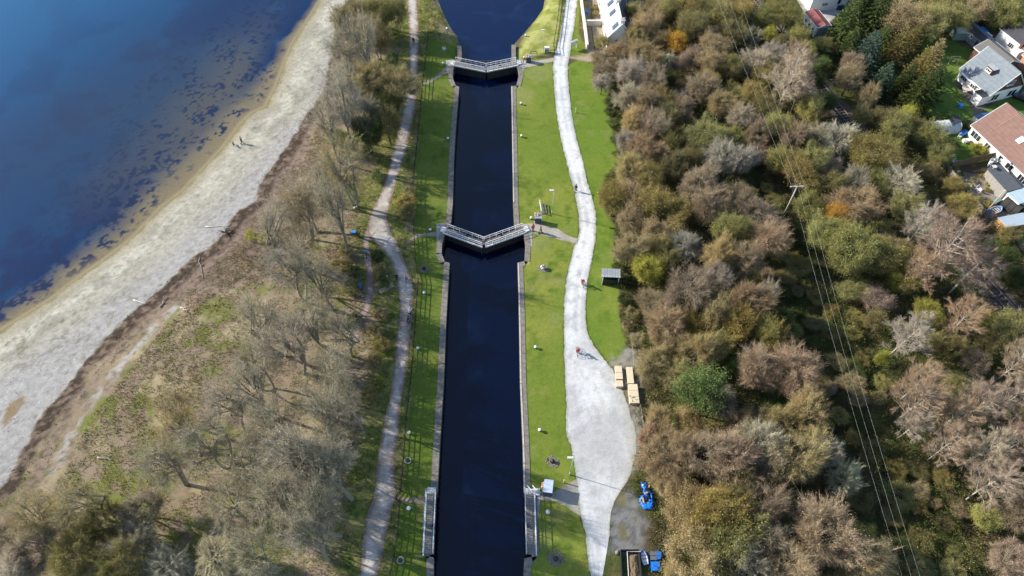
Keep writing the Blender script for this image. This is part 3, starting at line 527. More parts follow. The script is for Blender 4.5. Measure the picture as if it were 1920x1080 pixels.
T = """
1215,40,28,O,t 1250,18,22,O,e 1290,12,25,O,o 1268,77,21,G,a 1276,116,14,O,p 1192,62,18,M,t 1207,100,26,M,t 1184,132,24,M,r 1252,116,17,W,s 1226,148,24,M,m 1178,178,24,M,r 1214,188,26,M,m 1256,152,15,G,d 1246,186,20,O,o 1188,226,24,M,t 1224,236,28,M,m 1204,284,28,M,p
1254,214,22,O,v 1262,260,22,O,v 1182,318,28,M,t 1216,330,30,O,o 1325,252,32,O,e 1356,288,30,M,r 1312,346,34,M,m 1262,308,25,O,v 1342,82,24,O,t 1320,160,28,M,m 1356,190,24,M,t 1392,216,22,M,r 1330,112,22,O,t 1376,60,22,O,v 1420,112,24,M,r 1445,65,15,G,y
1300,46,28,O,v 1350,20,25,O,e 1390,24,22,O,o 1410,170,22,O,o 1282,200,20,M,m 1190,20,16,O,e 1236,70,16,O,t 1372,120,22,O,v 1436,30,20,O,e 1462,84,16,O,v 1440,130,24,O,o 1436,200,22,O,v 1420,250,22,M,m 1390,300,26,M,r 1300,290,20,O,v 1178,265,20,M,r 1240,290,20,M,p
1150,370,30,O,o 1187,372,30,O,t 1225,377,34,O,o 1260,392,28,O,o 1180,412,24,O,t 1182,465,28,M,t 1286,460,26,M,s 1230,440,26,O,t 1372,430,27,O,e 1332,384,34,M,m 1386,374,30,M,m 1424,400,30,M,m 1442,446,28,M,p 1216,504,31,G,y 1246,470,26,O,e 1350,478,28,M,t
1392,484,30,M,m 1300,540,44,M,m 1345,522,25,M,r 1404,560,32,M,p 1350,578,30,O,t 1252,614,35,M,p 1300,610,24,O,o 1386,604,28,O,o 1346,650,24,O,e 1226,678,30,M,t 1310,655,30,M,t 1436,622,25,O,e 1422,690,34,M,p 1266,700,28,M,t 1314,728,48,G,g 1378,688,20,G,g 1196,636,15,W,t
1438,560,25,M,r 1466,596,22,G,d 1452,630,22,O,o 1492,698,40,M,p 1516,386,25,O,e 1550,430,28,O,e 1602,388,38,M,p 1568,408,18,O,a 1596,470,38,O,e 1642,476,40,O,e 1700,386,25,O,e 1726,420,28,S,r 1768,404,24,M,p 1804,384,34,O,o 1775,470,48,S,m 1825,500,36,S,m 1722,512,28,S,p 1698,520,24,O,y
1680,490,20,O,y 1812,592,30,S,p 1856,462,20,G,d 1894,440,22,O,o 1700,628,32,S,r 1742,582,22,O,y 1655,670,15,G,y 1902,618,36,O,e 1792,650,20,O,v 1908,520,24,G,d 1884,480,22,G,d 1722,716,30,S,p 1906,680,30,S,p 1850,640,18,O,v 1640,600,18,O,v 1760,640,16,O,e 1842,590,14,O,y
1512,780,36,M,t 1456,792,28,M,t 1556,846,32,W,s 1580,896,34,W,s 1502,862,44,M,t 1452,862,30,M,r 1550,1000,52,M,m 1622,1042,38,M,t 1482,1062,46,M,m 1720,752,38,S,p 1792,782,32,S,p 1834,758,36,S,m 1902,746,30,S,m 1780,832,32,S,m 1842,842,34,S,r 1900,832,36,S,p 1864,906,38,S,m 1850,972,26,G,e 1912,964,36,M,m 1712,796,24,S,r 1900,1050,34,M,m 1700,1085,30,O,v
1250,852,44,M,p 1236,790,25,M,t 1292,792,28,O,t 1380,862,42,M,m 1322,848,38,M,m 1424,830,38,M,s 1392,790,25,O,t 1432,790,22,O,t 1300,950,46,O,t 1342,962,48,O,o 1374,1006,48,O,e 1302,1042,46,O,t 1432,950,38,M,m 1402,1062,40,M,r 1342,1066,42,O,e 1380,920,36,O,v 1250,900,26,M,t 1268,1080,24,O,t 1440,1010,34,M,r 1216,820,20,M,p
1590,40,30,C,g 1612,14,26,C,d 1645,24,28,C,g 1672,10,24,C,d 1594,84,22,C,g 1628,96,30,N,b 1652,78,22,C,g 1682,88,22,L,o 1712,74,18,L,o 1746,112,24,L,t 1722,132,26,L,o 1655,150,28,N,b 1620,130,20,N,b 1722,176,32,C,d 1748,160,28,C,d 1702,150,22,C,d 1600,116,18,M,p 1594,142,26,O,t 1634,178,18,M,t 1700,28,32,O,t 1742,34,30,O,e 1790,24,28,O,e 1834,14,26,O,t 1880,18,30,O,e 1912,40,20,O,e 1770,8,26,O,v 1860,0,26,O,v
1476,150,34,S,r 1492,120,26,S,p 1450,100,20,M,r 1478,26,24,O,e 1462,8,20,O,v 1500,66,18,O,e 1530,92,18,G,d 1540,118,16,G,g 1512,96,18,O,e 1460,232,24,O,e 1522,200,26,O,e 1532,152,20,G,d 1550,190,20,G,d 1574,262,34,W,s 1632,282,38,O,o 1682,236,26,O,e 1704,212,18,G,y 1690,342,36,W,s 1762,286,28,O,e 1496,320,32,O,o 1524,300,28,O,e 1464,298,25,O,e 1602,342,25,M,r 1652,338,22,O,e 1560,346,24,O,v 1740,320,22,O,v 1832,280,14,H,y 1720,240,20,O,v 1660,220,18,O,v 1540,250,20,M,r 1616,216,16,O,v 1742,250,22,O,e 1790,345,20,O,o 1490,250,26,M,m 1500,170,20,S,p 1810,335,0,H,v
650,26,26,O,v 702,22,28,O,v 738,14,22,O,v 676,70,30,B,r 646,90,26,B,r 706,66,24,O,v 660,140,34,M,r 700,146,34,M,t 742,160,30,M,t 722,192,26,O,d 642,190,32,B,r 612,222,28,B,r 674,214,32,M,r 726,228,26,O,v 634,256,20,G,e 690,244,26,O,d 644,312,38,B,t 602,330,26,B,r 572,372,34,B,r 640,50,18,H,v 736,110,16,H,g 734,60,16,H,g 748,130,14,H,g 716,300,14,H,d 706,330,14,H,g 660,268,16,H,g
562,392,30,B,t 622,384,26,K,r 520,420,32,B,r 562,452,28,B,t 540,500,38,B,r 602,520,36,B,r 650,470,18,H,v 640,500,20,H,o 660,510,18,H,d 656,540,18,H,v 582,592,36,B,r 490,602,36,B,r 642,622,26,B,r 664,600,16,H,g 540,644,40,B,r 484,680,34,B,r 622,704,38,B,r 562,742,44,B,s 462,724,38,B,r 502,800,46,B,r 622,782,36,K,r 422,762,36,B,r 652,740,22,K,r 562,852,46,K,r 462,872,42,B,r
382,832,42,B,r 622,872,36,K,r 522,932,44,K,r 432,952,42,B,r 332,812,36,B,t 302,872,38,B,r 352,922,40,B,t 262,952,36,M,r 202,982,38,M,v 150,942,34,B,t 100,972,36,W,t 60,962,34,B,t 52,1032,40,M,r 132,1042,42,M,v 222,1052,40,M,v 312,1062,40,W,s 402,1042,42,W,s 482,1032,40,B,r 600,950,32,K,r 572,1000,34,K,r 250,1010,34,M,r 10,1000,34,M,r 20,1078,40,M,r 470,440,14,H,y 500,445,16,H,y 330,760,26,B,t
760,380,20,H,o 765,400,18,H,v 768,360,14,H,v 708,480,14,H,d 712,510,16,H,v 722,530,12,H,g 716,590,16,H,t 704,620,18,H,t 716,650,18,H,o 704,680,20,H,v 690,740,18,H,v 1146,190,14,H,g 1142,210,12,H,d 1148,232,12,H,g 1150,262,10,H,g 1158,290,10,H,g 1160,310,10,H,g 1156,500,12,H,g 1166,530,12,H,d 1172,560,16,H,d 1186,590,16,H,v 1176,612,12,H,t 1168,520,12,H,g
1774,318,6,H,y 1808,352,11,H,y 1826,338,7,H,e 1842,332,9,H,o 1853,345,7,H,y 1852,356,6,H,y 1848,384,8,H,o 1855,380,7,H,y 1824,372,6,H,o 1843,276,13,H,y 1820,238,13,H,d 1786,270,14,H,d 1888,69,7,H,y 1893,440,8,H,g 1874,452,10,H,g 1900,455,10,H,d 1846,186,8,H,s 1116,14,8,H,o 1117,26,7,H,o 1790,318,8,H,o 1800,326,8,H,d 1766,300,16,O,o 1880,170,8,H,d
"""
LM = [((1213, 930), 'the blue tarpaulin'), ((1190, 725), 'the cream boards'), ((1143, 522), 'the roofed information stand'), ((1467, 410), 'the power pole'), ((1160, 60), 'the white cottage'), ((1190, 15), 'the white outbuilding'), ((1530, 40), 'the red-roofed garage'), ((1765, 238), 'the polythene tunnel'),
      ((1890, 430), 'the timber garden room'), ((1860, 150), 'the grey-roofed house'), ((1880, 280), 'the brown-roofed house'), ((1124, 153), 'the white boulder'), ((1215, 1045), 'the blue boxes'), ((690, 430), 'the fork of the left path'), ((262, 565), 'the long white driftwood'), ((770, 590), 'the two riders'), ((776, 75), 'the dark walker on the far path'), ((1810, 55), 'the garden greenhouse'), ((1880, 545), 'the exposed rails'), ((1000, 410), 'the middle lock kiosk')]
LMW = [(P(*q), n) for q, n in LM]
def zone(x, y):
    if x < -8:
        d1 = min(math.hypot(x - a, y - b) for a, b in WRACK); d2 = min(math.hypot(x - a, y - b) for a, b in PC)
        return 'beside the left path' if d2 < 7 else ('at the edge of the beach' if d1 < 9 else 'in the bare left-hand wood')
    u = 44 + (75 - y) * .16
    if x < 27 and y < 140: return 'beside the right-hand lawn and road'
    if x < 24 + (100 - y) * .05 + 12: return 'in the wood beyond the white road'
    dr_ = min(math.hypot(x - a, y - b) for a, b in RAILC)
    if dr_ < 7: return 'along the railway line'
    if x < 70 and y < 85 and x > 58 - (y - 20) * .2: return 'between the wires and the railway'
    if x < RAILC[min(range(len(RAILC)), key=lambda i: abs(RAILC[i][1] - y))][0]: return 'around the power lines'
    return 'by the houses on the right'
rows = []; nb_ = 0
for tok in T.split():
    u, v, r, k, t = tok.split(','); u, v, r = float(u), float(v), float(r)
    if r == 0: continue
    if k == 'B' and v > 480:
        nb_ += 1
        if nb_ % 9 == 0: continue
    R = max(r * mpp(v, 4), .5) * {'B': 1.6, 'K': 1.62, 'M': 1.36, 'O': 1.36, 'G': 1.18, 'S': 1.08, 'W': 1.2}.get(k, 1.05); H = HR[k][0] * R + HR[k][1] * (1 if k != 'H' else 1)
    if u < 790 and v < 290 and k in 'MOB': H *= 1.25
    if 1300 < u < 1640 and v > 400 and k in 'MOWG': H *= 1.35
    if k == 'K' and u > 540: H += 3.5
    if u > 1738 and 265 < v < 480 and k in 'OMG': R *= .78; H *= .62
    zc = H * (.62 if k in 'BKMOGWS' else .45)
    x, y = P(u, v, zc); zz = tz(x, y)
    if k == 'S': R *= .9
    rows.append([x, y, zz, R, H, k, t])
# fill the gaps in the right-hand wood with lower scrub trees
rf = random.Random(12); fillers = 0
RD = PL(roadR)
for _ in range(9000):
    y = rf.uniform(16, 150); x = rf.uniform(17, 112)
    if fillers >= 150: break
    edge = np.interp(y, sorted(p[1] for p in RD), [p[0] for p in sorted(RD, key=lambda q: q[1])])
    if x < edge + 6 + (4 if 60 < y < 110 else 0): continue
    if min(math.hypot(x - a, y - b) for a, b in RAILC) < 5: continue
    cx_ = np.interp(y, [10, 60, 78, 145], [54, 44.5, 41, 33])
    cor = abs(x - cx_) < 8 and y < 85
    if cor and rf.random() < .3: continue
    if any(math.hypot(x - q[0], y - q[1]) < (q[3] * .72 + 1.25) for q in rows): continue
    if x > 70 + (110 - y) * .12 and y > 68: continue
    if 58 < x and y > 125: continue
    if x > 52 and y < 62 and rf.random() < .6: continue
    R = rf.uniform(1.6, 3.3) * (.8 if cor else 1); k = 'O' if cor else rf.choice('OOMOMG'); rows.append([x, y, tz(x, y), R, (HR[k][0] * R + .9) * (.55 if cor else 1), k, rf.choice('vdvde' if cor else 'oevttmr')]); fillers += 1
sc_ = 0
for _ in range(4000):
    if sc_ >= 55: break
    y = rf.uniform(17, 84); x = np.interp(y, [10, 60, 78, 145], [54, 44.5, 41, 33]) + rf.uniform(-9, 11)
    if any(math.hypot(x - q[0], y - q[1]) < (q[3] * .7 + .9) for q in rows): continue
    R = rf.uniform(1.0, 2.1); k = rf.choice('OOM'); rows.append([x, y, tz(x, y), R, R * rf.uniform(.8, 1.2) + .4, k, rf.choice('vvdoemtt')]); sc_ += 1
rr = random.Random(5)
info = []
for x, y, zz, R, H, k, t in rows:
    kn, phrase, cat = KN[k]; size = 'small ' if (R < 1.9 and k != 'H') else ('very large ' if R > 4.1 else ('large ' if R > 3.4 and k != 'H' else ''))
    info.append((x, y, zz, R, H, k, t, f"{size}{TINT[t][1]} {phrase}", zone(x, y)))
best = {}
for i, q in enumerate(info):
    for j, ((lx, ly), n) in enumerate(LMW):
        d_ = math.hypot(q[0] - lx, q[1] - ly)
        if d_ < 13: best.setdefault(j, []).append((d_, i))
label = {}
for j, l_ in best.items():
    used = set()
    for d_, i in sorted(l_):
        if i in label or info[i][7] in used: continue
        used.add(info[i][7])
        if len(used) > 6: break
        if len([1 for _, q in l_ if info[q][7] == info[i][7]]) > 0: label[i] = f"{info[i][7]} closest to {LMW[j][1]}"
grp = {}
for i, q in enumerate(info):
    if i not in label: grp.setdefault((q[7], q[8]), []).append(i)
_O = 'first second third fourth fifth sixth seventh eighth ninth tenth eleventh twelfth thirteenth fourteenth fifteenth sixteenth seventeenth eighteenth nineteenth twentieth twenty-first twenty-second twenty-third twenty-fourth twenty-fifth twenty-sixth twenty-seventh twenty-eighth twenty-ninth thirtieth'.split()
ORD = ['farthest'] + [q + ' farthest' for q in _O[1:]]
for (ph, zn), l_ in grp.items():
    l_.sort(key=lambda i: -info[i][1])
    for n, i in enumerate(l_):
        label[i] = f"{ph} {zn}" + ('' if len(l_) == 1 else (', ' + (ORD[n] if n < len(ORD) and n < len(l_) - 1 else ('nearest' if n == len(l_) - 1 else 'a near one'))))
cnt = {}
for i, (x, y, zz, R, H, k, t, ph, zn) in enumerate(info):
    nv = {'M': 6, 'O': 6, 'B': 6, 'S': 4, 'G': 4, 'H': 4, 'K': 4, 'W': 4}.get(k, 3); cnt[k] = cnt.get(k, -1) + 1
    tm, cm, pH, pR = proto(k, cnt[k] % nv); kn, phrase, cat = KN[k]
    lb = ' '.join(label[i].split()[:16])
    e = thing(kn, lb, cat, (x, y, zz), rr.uniform(0, 6.28), {'H': 'shrubs in the gardens and verges'}.get(k, 'trees left of the canal' if x < 0 else 'trees right of the canal'))
    qx_ = rr.uniform(.86, 1.18) if k not in 'CNLS' else 1; e.scale = (R / pR * qx_, R / pR / qx_, H / pH)
    c = np.array(TINT[t][0]) * rr.uniform(.85, 1.15) * np.array([rr.uniform(.95, 1.05), 1, rr.uniform(.9, 1.1)])
    for n_, m_ in (('trunk', tm), ('crown', cm)):
        o = link(n_, m_, e); o.color = (*c, 1)
print('trees', len(info), 'fill', fillers)
# ------------------------------------------------------------------ undergrowth: what nobody could count
def scatter(name, x, y, z, h, wd, col, lean=.35, kind='blade', mat=None):
    rs = np.random.RandomState(len(x)); n = len(x); p = np.stack([x, y, z], 1)
    if kind == 'blade':
        d_ = unit(np.stack([rs.randn(n) * lean, rs.randn(n) * lean, np.ones(n)], 1)); sd = unit(np.cross(d_, rs.randn(n, 3))) * wd[:, None] / 2
        V_ = np.stack([p - sd, p + sd, p + d_ * h[:, None]], 1).reshape(-1, 3)
    else:
        a = unit(rs.randn(n, 3)); b = unit(np.cross(a, rs.randn(n, 3))); s_ = wd[:, None] / 2; p[:, 2] += h
        V_ = np.stack([p - a * s_, p + b * s_ * .8, p + a * s_], 1).reshape(-1, 3)
    o = link(name, np_mesh(name, V_, np.arange(3 * n).reshape(-1, 3), mat or leafm, np.repeat(col, 3, axis=0))); o['kind'] = 'stuff'; return o
def pal(x, y, rs, cols, sc, seed):
    v = fbm(x / sc, y / sc, seed, 4) * 1.9 - .45 + rs.randn(len(x)) * .13; k = np.clip((v * len(cols)).astype(int), 0, len(cols) - 1)
    return np.array(cols)[k] * rs.uniform(.6, 1.4, len(x))[:, None]
rs = np.random.RandomState(3)
AVOID = [PL(a + b[::-1]) for a, b in ((pathL, pathR), (forkL, forkR), (roadL, roadR))] + LAWNS
# left bank: rough grass, fern and litter
N = 330000; x = rs.uniform(-85, -14, N); y = rs.uniform(16, 150, N)
dwv, sw_ = dist_poly(x, y, WRACK); dv = dwv * sw_; k = (dv > 3.2 + 2 * fbm(x / 3, y / 3, 77)) & (dist_poly(x, y, STRIP)[0] > 1.5)
for pg in AVOID[:2] + [LAWNS[0]]: k &= sdf(x, y, pg) > .15
k &= sdf(x, y, BASIN) > .8; k &= x < np.interp(y, [10, 40, 70, 110, 150], [-9.5, -11, -14, -14, -11])
k &= fbm(x / 2.2, y / 2.2, 78) > .36
x, y = x[k], y[k]; z = terr(x, y)[0]; rs2 = np.random.RandomState(8); n = len(x)
tall = S(fbm(x / 2.5, y / 2.5, 33), .45, .65)
colr = pal(x, y, rs2, [(.31, .20, .13), (.27, .21, .12), (.19, .19, .07), (.36, .29, .16), (.24, .22, .09), (.40, .34, .20), (.17, .18, .06), (.30, .19, .11)], 5, 44)
dp_ = dist_poly(x, y, PC)[0]; gk = S(6 - dp_ + (fbm(x / 4, y / 4, 3) - .5) * 8, 0, 2)[:, None]; colr = colr * (1 - gk) + pal(x, y, rs2, [(.12, .15, .035), (.19, .19, .06), (.28, .25, .10), (.15, .165, .045)], 3, 45) * gk
scatter('rough_grass', x, y, z, rs2.uniform(.12, .4, n) * (1 + tall), rs2.uniform(.04, .11, n), colr, .8)
# right wood floor: bramble, bracken, bushes
N = 800000; x = rs.uniform(14, 116, N); y = rs.uniform(14, 152, N); RDs = sorted(RD, key=lambda q: q[1])
k = x > np.interp(y, [p[1] for p in RDs], [p[0] for p in RDs]) + .4
for pg in [LAWNS[2]] + GARD + [PL([(1768, 316), (1848, 413), (1879, 438), (1990, 530), (1990, 160), (1925, 165), (1925, 60), (1780, 60), (1775, 110), (1790, 160), (1810, 215), (1780, 240)]), PL([(1062, 40), (1150, -60), (1212, -60), (1212, 30), (1180, 90), (1145, 122), (1062, 118)]), PL([(1142, 935), (1175, 925), (1215, 945), (1212, 1090), (1142, 1090)]),
    PL([(1140, 655), (1200, 655), (1208, 760), (1190, 760), (1150, 700)]), PL([(1478, -30), (1500, 40), (1528, 66), (1546, 100), (1556, 92), (1548, 60), (1570, 30), (1592, -2), (1592, -30)])]: k &= sdf(x, y, pg) > .1
k &= dist_poly(x, y, RAILC)[0] > 2.0 + fbm(x / 2, y / 2, 9) * .8
x, y = x[k], y[k]; n = len(x); z = terr(x, y)[0]; rs2 = np.random.RandomState(9)
bh = np.clip(fbm(x / 3.2, y / 3.2, 55, 4) - .40, 0, 1) * 8.5 * np.clip(.4 + fbm(x / 11, y / 11, 56), 0, 1.2) * np.where(x < 22, .5, 1)
hh = bh * rs2.uniform(0, 1, n) ** .35 + rs2.uniform(0, .35, n)
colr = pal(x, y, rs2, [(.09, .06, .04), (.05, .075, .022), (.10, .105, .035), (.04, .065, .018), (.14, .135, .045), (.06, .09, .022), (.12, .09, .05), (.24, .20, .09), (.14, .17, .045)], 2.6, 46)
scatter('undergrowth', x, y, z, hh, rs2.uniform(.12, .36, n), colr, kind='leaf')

# wrack, weed and stones scattered over the beach
N = 26000; x = rs.uniform(-95, -22, N); y = rs.uniform(18, 150, N); dwv, sw_ = dist_poly(x, y, WRACK); dv = dwv * sw_; wwv = np.interp(y, [20, 58, 66, 85, 95, 150], [2.3, 2.6, 6, 6, 4, 2])
k = (dv > -.3) & (dv < wwv * 1.5) & (dist_poly(x, y, STRIP)[0] > 1.2); x1, y1 = x[k], y[k]; rs2 = np.random.RandomState(4)
N = 30000; x = rs.uniform(-100, -22, N); y = rs.uniform(18, 150, N); dwv, sw_ = dist_poly(x, y, WRACK); dsv, ss_ = dist_poly(x, y, SHORE); dsv = dsv * ss_
k = (dwv * sw_ < 0) & (dsv > -1.5) & ((fbm(x / 1.4, y / 1.4, 91, 4) > .57) | (rs.rand(N) < .12)); x2, y2 = x[k], y[k]
z1, z2 = terr(x1, y1)[0], np.maximum(terr(x2, y2)[0], -2.0)
scatter('wrack_litter', x1, y1, z1, rs2.uniform(.02, .25, len(x1)), rs2.uniform(.08, .4, len(x1)), pal(x1, y1, rs2, [(.05, .035, .028), (.09, .065, .045), (.16, .12, .085), (.26, .21, .16)], 1.2, 5), kind='leaf')
scatter('shore_weed', x2, y2, z2, rs2.uniform(.01, .08, len(x2)), rs2.uniform(.06, .26, len(x2)), pal(x2, y2, rs2, [(.06, .06, .03), (.12, .11, .07), (.30, .28, .24), (.09, .085, .05)], .8, 6), kind='leaf')
# ragged turf along the gravel edges
TX, TY = [], []
for A_, in ((roadL,), (roadR,), (pathL,), (pathR,), (forkL,), (forkR,)):
    q = np.array(catmull(PL(A_), 5)); L = np.r_[0, np.cumsum(np.hypot(*np.diff(q, axis=0).T))]; n = int(L[-1] * 28); t = rs.uniform(0, L[-1], n); w0 = (fbm(t / .9, t * 0 + len(A_), 7) - .35) * 1.0
    TX.append(np.interp(t, L, q[:, 0]) + rs.randn(n) * .10 + np.abs(w0) * rs.randn(n) * .25); TY.append(np.interp(t, L, q[:, 1]) + rs.randn(n) * .05)
x, y = np.concatenate(TX), np.concatenate(TY); n = len(x)
scatter('edge_turf', x, y, np.maximum(terr(x, y)[0], -.3), rs2.uniform(.04, .12, n), rs2.uniform(.04, .10, n), pal(x, y, rs2, [(.13, .17, .035), (.20, .19, .08), (.10, .14, .03), (.24, .20, .12)], 2, 8), .9)
# ------------------------------------------------------------------ lock gates
white = pm('white_paint', (.72, .72, .70), .55, .15, 4); greyw = pm('weathered_white_paint', (.60, .60, .58), .6, .2, 3)
timber_dark = pm('wet_dark_timber', (.045, .042, .038), .6, .4, 3, .4); deckm = pm('deck_boards', (.20, .19, .18), .85, .3, 3); deckw = pm('pale_walkway', (.55, .56, .56), .8, .2, 3)
black = pm('black_iron', (.03, .03, .033), .5, .3, 6, .4); red = pm('red_paint', (.60, .06, .04), .5, .2); orange = pm('orange_plastic', (.85, .22, .03), .45, .1)
def gate(h, m_, label, cant, face_d=2.3, fl=1):
    """leaf from its hinge h to its free end m_; cant +1 puts the timber on the viewer's side"""
    h, m_ = Vector((*h, 0)), Vector((*m_, 0)); t = m_ - h; L = t.length; root = thing('lock_gate', label, 'lock gate', h, math.atan2(t.y, t.x)); s = -cant
    b = MB(); b.box((L / 2, s * .36, -.1 - face_d / 2), (L, .38, face_d))
    for i in range(5): b.box((L * (i + .5) / 5, s * .60, -.15 - face_d / 2), (.22, .1, face_d - .1))
    b.box((L / 2, s * .62, -.35), (L - .05, .16, .28)); b.box((L - .12, s * .45, -.1 - face_d / 2), (.3, .5, face_d + .1)); b.build('leaf', timber_dark, root)
    dk = MB(); n = int(L / .28)
    for i in range(n): dk.box(((i + .5) * L / n, 0, .16), (L / n - .02, 1.15, .06))
    dk.build('walkway', deckm if fl else deckw, root)
    bm = MB(); bm.box((L / 2, s * .66, .1), (L + .2, .16, .26)); bm.build('edge_beam', white, root); MB().box((L / 2, -s * .66, .1), (L + .2, .12, .2)).build('back_beam', timber_dark, root)
    for sd in (s * .62, -s * .62):
        r = MB(); k = 7
        for i in range(k): r.box((.1 + (L - .2) * i / (k - 1), sd, .68), (.07, .07, 1.05))
        r.box((L / 2, sd, 1.2), (L - .05, .08, .07)); r.box((L / 2, sd, .74), (L - .1, .06, .05)); r.build('handrail', white, root)
    p = MB(); p.box((L * .55, -s * .36, .35), (.3, .22, .35)); p.tube([(L * .55, -s * .36, .5), (L * .55, -s * .36, 1.0)], .04); p.torus((L * .55, -s * .36, 1.0), .22, .025, 12, 5); p.build('paddle_gear', black, root)
    q = MB(); q.box((-.35, 0, .1), (.9, 1.1, .16)); q.build('hinge_block', greyw, root)
    return root
gate(P(835, 432, .1), P(907, 458, .1), 'left leaf of the closed middle lock gates, with white handrails', 1)
gate(P(983, 431, .1), P(908, 458, .1), 'right leaf of the closed middle lock gates, with white handrails', -1)
gate(P(852, 119, .1), P(911, 131, .1), 'left leaf of the closed far lock gates, dark timber beneath', 1, 2.4)
gate(P(970, 119, .1), P(912, 131, .1), 'right leaf of the closed far lock gates, dark timber beneath', -1, 2.4)
gate(P(809, 925, .1), P(803.5, 1040, .1), 'open near lock gate folded against the left lock wall', 1)
gate(P(993, 927, .1), P(996, 1040, .1), 'open near lock gate folded against the right lock wall', -1)
m = MB()
x0, y0 = P(1001, 923)
for a in (-.35, .35): m.tube([(x0 + a - .5, y0 + .9, .1), (x0 + a, y0 - .1, 1.0), (x0 + a + .75, y0 - .1, .1)], .07)
m.tube([(x0 - .4, y0, 1.0), (x0 + .5, y0, 1.0)], .09); m.box((x0, y0, .12), (1.6, .9, .12)); m.box((x0 + .2, y0 + .1, .5), (.6, .4, .5))
tag(m.build('gate_machinery', white), 'white steel frame at the head of the open right gate', 'machinery')
# ------------------------------------------------------------------ kiosks with lifebuoys
def kiosk(u, v, w_, d_, h, rz, label, roofm):
    x, y = P(u, v); root = thing('control_kiosk', label, 'kiosk', (x, y, .02), rz)
    MB().box((0, 0, h / 2 - .06), (w_, d_, h - .12)).build('cabinet', pm('dark_blue_grey_panel', (.035, .045, .065), .5, .2), root)
    MB().box((0, -.02, h - .02), (w_ + .12, d_ + .2, .09), 0, .06).build('roof', roofm, root)
    MB().box((0, -d_ / 2 - .012, h * .5), (w_ - .2, .02, h * .7)).build('door', pm('grey_door', (.07, .08, .1), .5), root)
    MB().box((.0, 0, -.01), (w_ + .3, d_ + .3, .06)).build('plinth', padm, root); return root
def buoy(x, y, z, rx, rz, label):
    root = thing('lifebuoy', label, 'lifebuoy', (x, y, z), rz); root.rotation_euler = (rx, 0, rz)
    MB().torus((0, 0, 0), .30, .085, 20, 8).build('ring', orange, root, True)
    b = MB()
    for i in range(4): a = math.pi / 2 * i + .78; b.box((.3 * math.cos(a), .3 * math.sin(a), 0), (.2, .17, .19), a)
    b.build('band', white, root); MB().lathe([(.0, .0), (.16, .01)], (0, 0, -.03), 14).build('backing', white, root)
k1 = pm('pale_grey_metal_roof', (.30, .33, .38), .5, .2); k2 = pm('blue_white_roof', (.38, .48, .62), .5, .35, 6, .3, (.55, .6, .66))
kiosk(1008.5, 416, 1.05, .8, 1.5, 0, 'dark control kiosk with lifebuoy beside the middle lock gates', k1); x, y = P(1006, 402, 1.7); buoy(x, y, 1.72, R_(35), 0, 'orange and white lifebuoy above the middle kiosk')
kiosk(991, 116, 1.0, .8, 1.4, 0, 'dark control kiosk beside the far lock gates', k1); x, y = P(989, 105, 1.6); buoy(x, y, 1.62, R_(35), 0, 'orange and white lifebuoy above the far kiosk')
kiosk(1027, 920, 1.1, 1.5, 1.9, R_(-8), 'blue-topped control kiosk beside the open near gate', k2); x, y = P(1018, 909, 1.2); buoy(x, y, 1.2, R_(70), R_(-98), 'red-orange lifebuoy on the side of the near kiosk')
m = MB(); x, y = P(990, 104); m.box((x + 1.2, y, .9), (1.5, .08, .1)); m.box((x + .5, y, .45), (.09, .09, .9)); m.box((x + 1.9, y, .45), (.09, .09, .9)); m.box((x + 1.2, y, .45), (1.4, .06, .07)); tag(m.build('barrier_rail', black), 'short black barrier rail behind the far kiosk', 'barrier')
m = MB(); x, y = P(1025, 98)
m.box((x, y, .62), (.95, .6, 1.2)); m.box((x, y, 1.25), (1.05, .7, .08)); m.box((x, y - .31, .62), (.03, .02, 1.1)); tag(m.build('utility_cabinet', pm('cream_cabinet', (.62, .62, .56), .5)), 'cream utility cabinet on the grass by the road barrier', 'cabinet')
# ------------------------------------------------------------------ bollards, capstans, lamp posts
BOL = [(831,121,'left bank, beside the far gates'),(840,262,'left bank, halfway along the far chamber'),(838,53,'left bank, by the far basin'),(807,433,'left bank, beside the middle gates'),(796,551,'left bank, below the pit with the brick edge'),(784,655,'left bank, level with the two riders'),(768,813,'left bank, next to the fence and its white ring'),
       (983,110,'right bank, beside the far kiosk'),(977,196,'right bank, alone on the lawn past the far gates'),(978,257,'right bank, on the lawn of the far chamber'),(996,411,'right bank, next to the middle kiosk'),(1004,653,'right bank, on the lawn facing the boards'),(1012,808,'right bank, on the lawn above the round pit'),(986,66,'right bank, by the far basin'),(1027,962,'right bank, below the near kiosk'),(767,955,'left bank, below the fence gap')]
bp = None
for i, (u, v, wh) in enumerate(BOL):
    x, y = P(u, v)
    s = 1.0 if i >= 14 else .82
    if bp is None:
        bp = thing('bollard', '', 'bollard', (0, 0, 0), 0, 'white mooring bollards along the lock')
        MB().lathe([(.17, 0), (.15, .3), (.24, .38), (.30, .48), (.28, .58), (.16, .66), (0, .68)], n=14).build('cap', white, bp, True)
        MB().lathe([(.2, -.02), (.2, .14), (.17, .15)], n=14).build('base', black, bp, True); o = bp
    else:
        o = bp.copy(); COL.objects.link(o)
        for ch in list(bp.children): c_ = ch.copy(); COL.objects.link(c_); c_.parent = o
    o.location = (x, y, .02 if not (v < 70) else tz(x, y)); o.scale = (s, s, s); o['label'] = 'white mushroom bollard on the ' + wh
